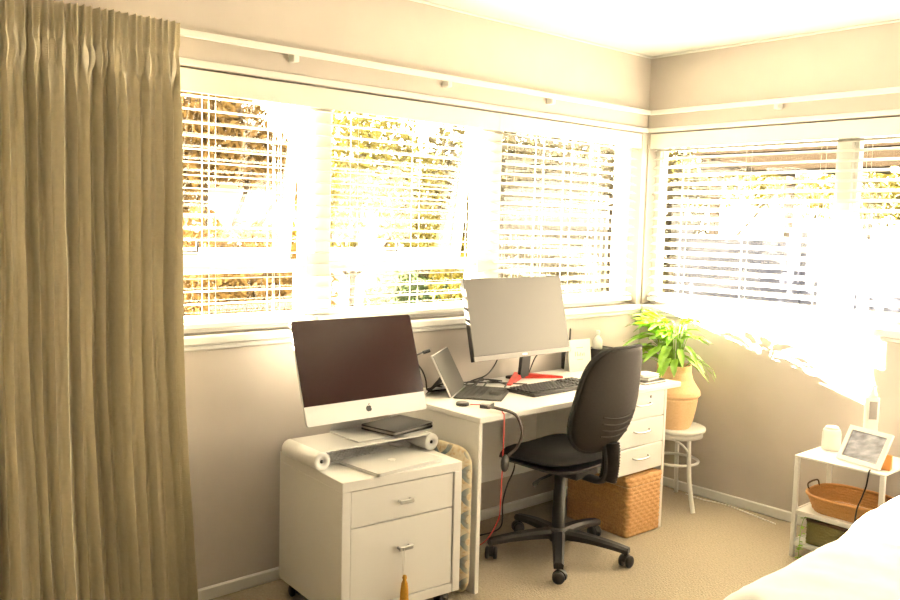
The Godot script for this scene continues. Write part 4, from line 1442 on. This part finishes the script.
func garden() -> void:
	var gy := -0.6
	var lawn := textured("lawn", lin(0.03, 0.028, 0.012), lin(0.05, 0.045, 0.02), 0.05, 0.5, 0.95)
	lawn.metallic_specular = 0.1
	var s := S()
	box(s, Vector3(4, gy - 0.1, -4), Vector3(60, 0.2, 60))
	struct(s, "ground", lawn)
	var bark := textured("bark", lin(0.02, 0.014, 0.008), lin(0.04, 0.028, 0.016), 0.08, 3.0, 0.95)
	var gold := foliage_mat("gold", lin(0.060, 0.038, 0.012), lin(0.150, 0.100, 0.034), lin(0.06, 0.036, 0.009))
	var olive := foliage_mat("olive", lin(0.075, 0.070, 0.014), lin(0.15, 0.13, 0.028), lin(0.10, 0.09, 0.014))
	var green := foliage_mat("green", lin(0.018, 0.032, 0.014), lin(0.050, 0.072, 0.030), lin(0.02, 0.035, 0.008))
	var brown := foliage_mat("brownleaf", lin(0.035, 0.030, 0.013), lin(0.075, 0.064, 0.026), lin(0.03, 0.027, 0.010))
	tree("golden_tree", "golden brown leafy tree outside the window beside the curtain", "tree", Vector3(-0.1, gy, -5.6),
		[[Vector3(0.0, 3.05, 0), Vector3(0.75, 0.66, 0.5), 3900, 0.06], [Vector3(0.6, 2.72, 0.1), Vector3(0.46, 0.34, 0.4), 1500, 0.06], [Vector3(-0.4, 2.45, 0.1), Vector3(0.36, 0.55, 0.4), 1350, 0.06], [Vector3(1.05, 2.55, 0), Vector3(0.2, 0.34, 0.3), 630, 0.055]], gold, bark, 1, 0.06)
	tree("golden_shrub", "low golden shrub below the bright wall outside", "shrub", Vector3(-0.65, gy, -3.7),
		[[Vector3(0.05, 1.50, 0), Vector3(0.75, 0.56, 0.4), 2860, 0.05], [Vector3(0.5, 1.2, 0), Vector3(0.5, 0.8, 0.4), 1690, 0.05], [Vector3(-0.45, 1.35, 0.1), Vector3(0.4, 0.85, 0.4), 1430, 0.05]], gold, bark, 2, 0.04)
	tree("bamboo_tree", "tall pale yellow-green tree outside the middle window", "tree", Vector3(1.95, gy, -5.8),
		[[Vector3(0.2, 3.0, 0), Vector3(0.85, 0.8, 0.5), 1980, 0.06], [Vector3(-0.35, 2.2, 0), Vector3(0.5, 0.75, 0.5), 924, 0.055], [Vector3(0.85, 2.35, 0.1), Vector3(0.55, 0.85, 0.5), 1540, 0.06]], olive, bark, 3, 0.05)
	tree("green_hedge", "dense dark green hedge below the middle window view", "hedge", Vector3(1.85, gy, -4.55),
		[[Vector3(0.0, 0.98, 0), Vector3(0.55, 0.58, 0.4), 1950, 0.05], [Vector3(0.6, 0.95, 0.1), Vector3(0.45, 0.55, 0.35), 1430, 0.05]], green, bark, 4, 0.05)
	tree("yellow_shrub", "bright yellow-green shrub next to the dark hedge", "shrub", Vector3(1.66, gy, -3.45),
		[[Vector3(0.0, 1.25, 0), Vector3(0.36, 0.62, 0.3), 1000, 0.05], [Vector3(-0.12, 1.75, 0), Vector3(0.2, 0.3, 0.25), 260, 0.045]], olive, bark, 5, 0.03)
	tree("dark_tree", "brownish green tree behind the batten fence", "tree", Vector3(5.2, gy, -6.4),
		[[Vector3(0.0, 2.9, 0), Vector3(1.5, 0.95, 0.7), 3900, 0.08], [Vector3(-1.0, 2.0, 0), Vector3(0.8, 1.1, 0.5), 2100, 0.08], [Vector3(1.1, 1.9, 0), Vector3(0.9, 1.1, 0.5), 2250, 0.08], [Vector3(2.0, 2.9, 0), Vector3(0.9, 0.9, 0.5), 1600, 0.08]], brown, bark, 6, 0.08)
	tree("corner_tree", "leafy green tree seen at the corner edge of the bedside window", "tree", Vector3(7.6, gy, -5.0),
		[[Vector3(0.0, 2.6, 0), Vector3(0.6, 1.0, 0.6), 1200, 0.07], [Vector3(0.2, 1.6, 0.1), Vector3(0.6, 0.9, 0.6), 900, 0.07]], brown, bark, 7, 0.07)
	tree("far_tree", "green tree behind the pale garden wall", "tree", Vector3(11.5, gy, -3.6),
		[[Vector3(0.0, 2.75, 0), Vector3(1.0, 0.55, 1.6), 1400, 0.09], [Vector3(0.0, 2.6, 2.6), Vector3(0.9, 0.45, 1.2), 1000, 0.09]], olive, bark, 8, 0.08)
	tree("broad_tree", "broad pale olive tree far beyond the garden wall", "tree", Vector3(13.0, gy, -7.6),
		[[Vector3(0.0, 3.2, 0), Vector3(0.9, 0.65, 1.3), 1500, 0.09], [Vector3(0.0, 3.3, -1.6), Vector3(0.8, 0.8, 1.0), 1000, 0.09], [Vector3(0.0, 3.0, 1.5), Vector3(0.8, 0.5, 0.8), 700, 0.09]], olive, bark, 9, 0.09)
	# pale house beyond the trees
	var hs := thing("pale_house", "pale rendered house wall with a low roof behind the garden trees", "house", Vector3(3.2, gy, -11.0))
	obox("wall", Vector3(0, 1.35, -1.5), Vector3(6.0, 2.7, 3.0), 0.0, mat(Color(0.90, 0.89, 0.86), 0.9), hs)
	s = S()
	prism(s, PackedVector2Array([Vector2(-2.0, 0), Vector2(2.0, 0), Vector2(0, 0.7)]), -3.2, 3.2, Transform3D(Basis(Vector3.UP, PI / 2), Vector3(0, 2.7, -1.5)))
	put(s, "roof", mat(Color(0.62, 0.58, 0.52), 0.9), hs)
	# batten fence seen through the tilted blind
	var fe := thing("batten_fence", "tall brown vertical batten fence outside the corner window", "fence", Vector3(4.9, gy, -4.9))
	var fm := textured("fencewood", lin(0.02, 0.016, 0.011), lin(0.04, 0.033, 0.024), 0.06, 3.0, 0.9)
	fm.metallic_specular = 0.1
	var bs := S()
	box(bs, Vector3.ZERO, Vector3(0.055, 2.35, 0.02), 0.002)
	var bm := mesh_of(bs)
	for i in 25:
		var q := put_mesh(bm, "batten", fm, fe)
		q.position = Vector3(-1.5 + i * 0.125, 1.2, 0.03)
	for y in [0.25, 1.1, 2.0]:
		obox("rail", Vector3(0, y, 0), Vector3(3.1, 0.08, 0.04), 0.003, fm, fe)
	for x in [-1.5, 0.0, 1.5]:
		obox("post", Vector3(x, 1.2, -0.05), Vector3(0.09, 2.4, 0.06), 0.003, fm, fe)
	# pale garden wall outside window 2
	var gw := thing("garden_wall", "long pale blue-grey garden wall outside the bedside window", "garden wall", Vector3(6.6, gy, -0.9))
	var wm := textured("gardenwall", lin(0.065, 0.072, 0.105), lin(0.085, 0.095, 0.13), 0.02, 0.6, 0.9)
	wm.metallic_specular = 0.1
	for i in 4:
		obox("wall_panel", Vector3(0, 1.0, -2.3 + i * 1.7), Vector3(0.12, 2.0, 1.66), 0.005, wm, gw)
		obox("pier", Vector3(-0.02, 1.05, -3.15 + i * 1.7), Vector3(0.18, 2.10, 0.16), 0.008, wm, gw)
	obox("pier", Vector3(-0.02, 1.05, 3.65), Vector3(0.18, 2.10, 0.16), 0.008, wm, gw)
	# dark carport roof
	var cpt := thing("carport", "dark brown carport roof on timber posts beyond the garden wall", "carport", Vector3(8.2, gy, -0.9))
	var dk := textured("carportwood", lin(0.006, 0.0045, 0.003), lin(0.011, 0.008, 0.005), 0.05, 2.0, 0.9)
	dk.metallic_specular = 0.1
	obox("fascia", Vector3(-1.05, 3.05, 0.3), Vector3(0.05, 0.26, 7.2), 0.004, dk, cpt)
	for i in 10:
		obox("rafter", Vector3(0.2, 3.05, -3.1 + i * 0.75), Vector3(2.4, 0.14, 0.06), 0.004, dk, cpt)
	obox("roof_sheet", Vector3(0.2, 3.19, 0.3), Vector3(2.7, 0.04, 7.4), 0.0, dk, cpt)
	for q in [[-0.95, -3.1], [-0.95, 0.05], [-0.95, 3.6], [1.3, -3.1], [1.3, 3.6]]:
		obox("post", Vector3(q[0], 1.49, q[1]), Vector3(0.11, 2.98, 0.11), 0.004, textured("postwood", lin(0.05, 0.028, 0.012), lin(0.08, 0.045, 0.02), 0.05, 2.0, 0.9), cpt)

func _ready() -> void:
	view_and_light()
	materials()
	room()
	windows()
	rails()
	garden()
	curtain()
	desk()
	cabinet()
	bed()
	office_chair()
	nightstand()
	hamper()
	stool_and_plant()
	big_monitor()
	on_cabinet()
	trellis_pad()
	desk_items()
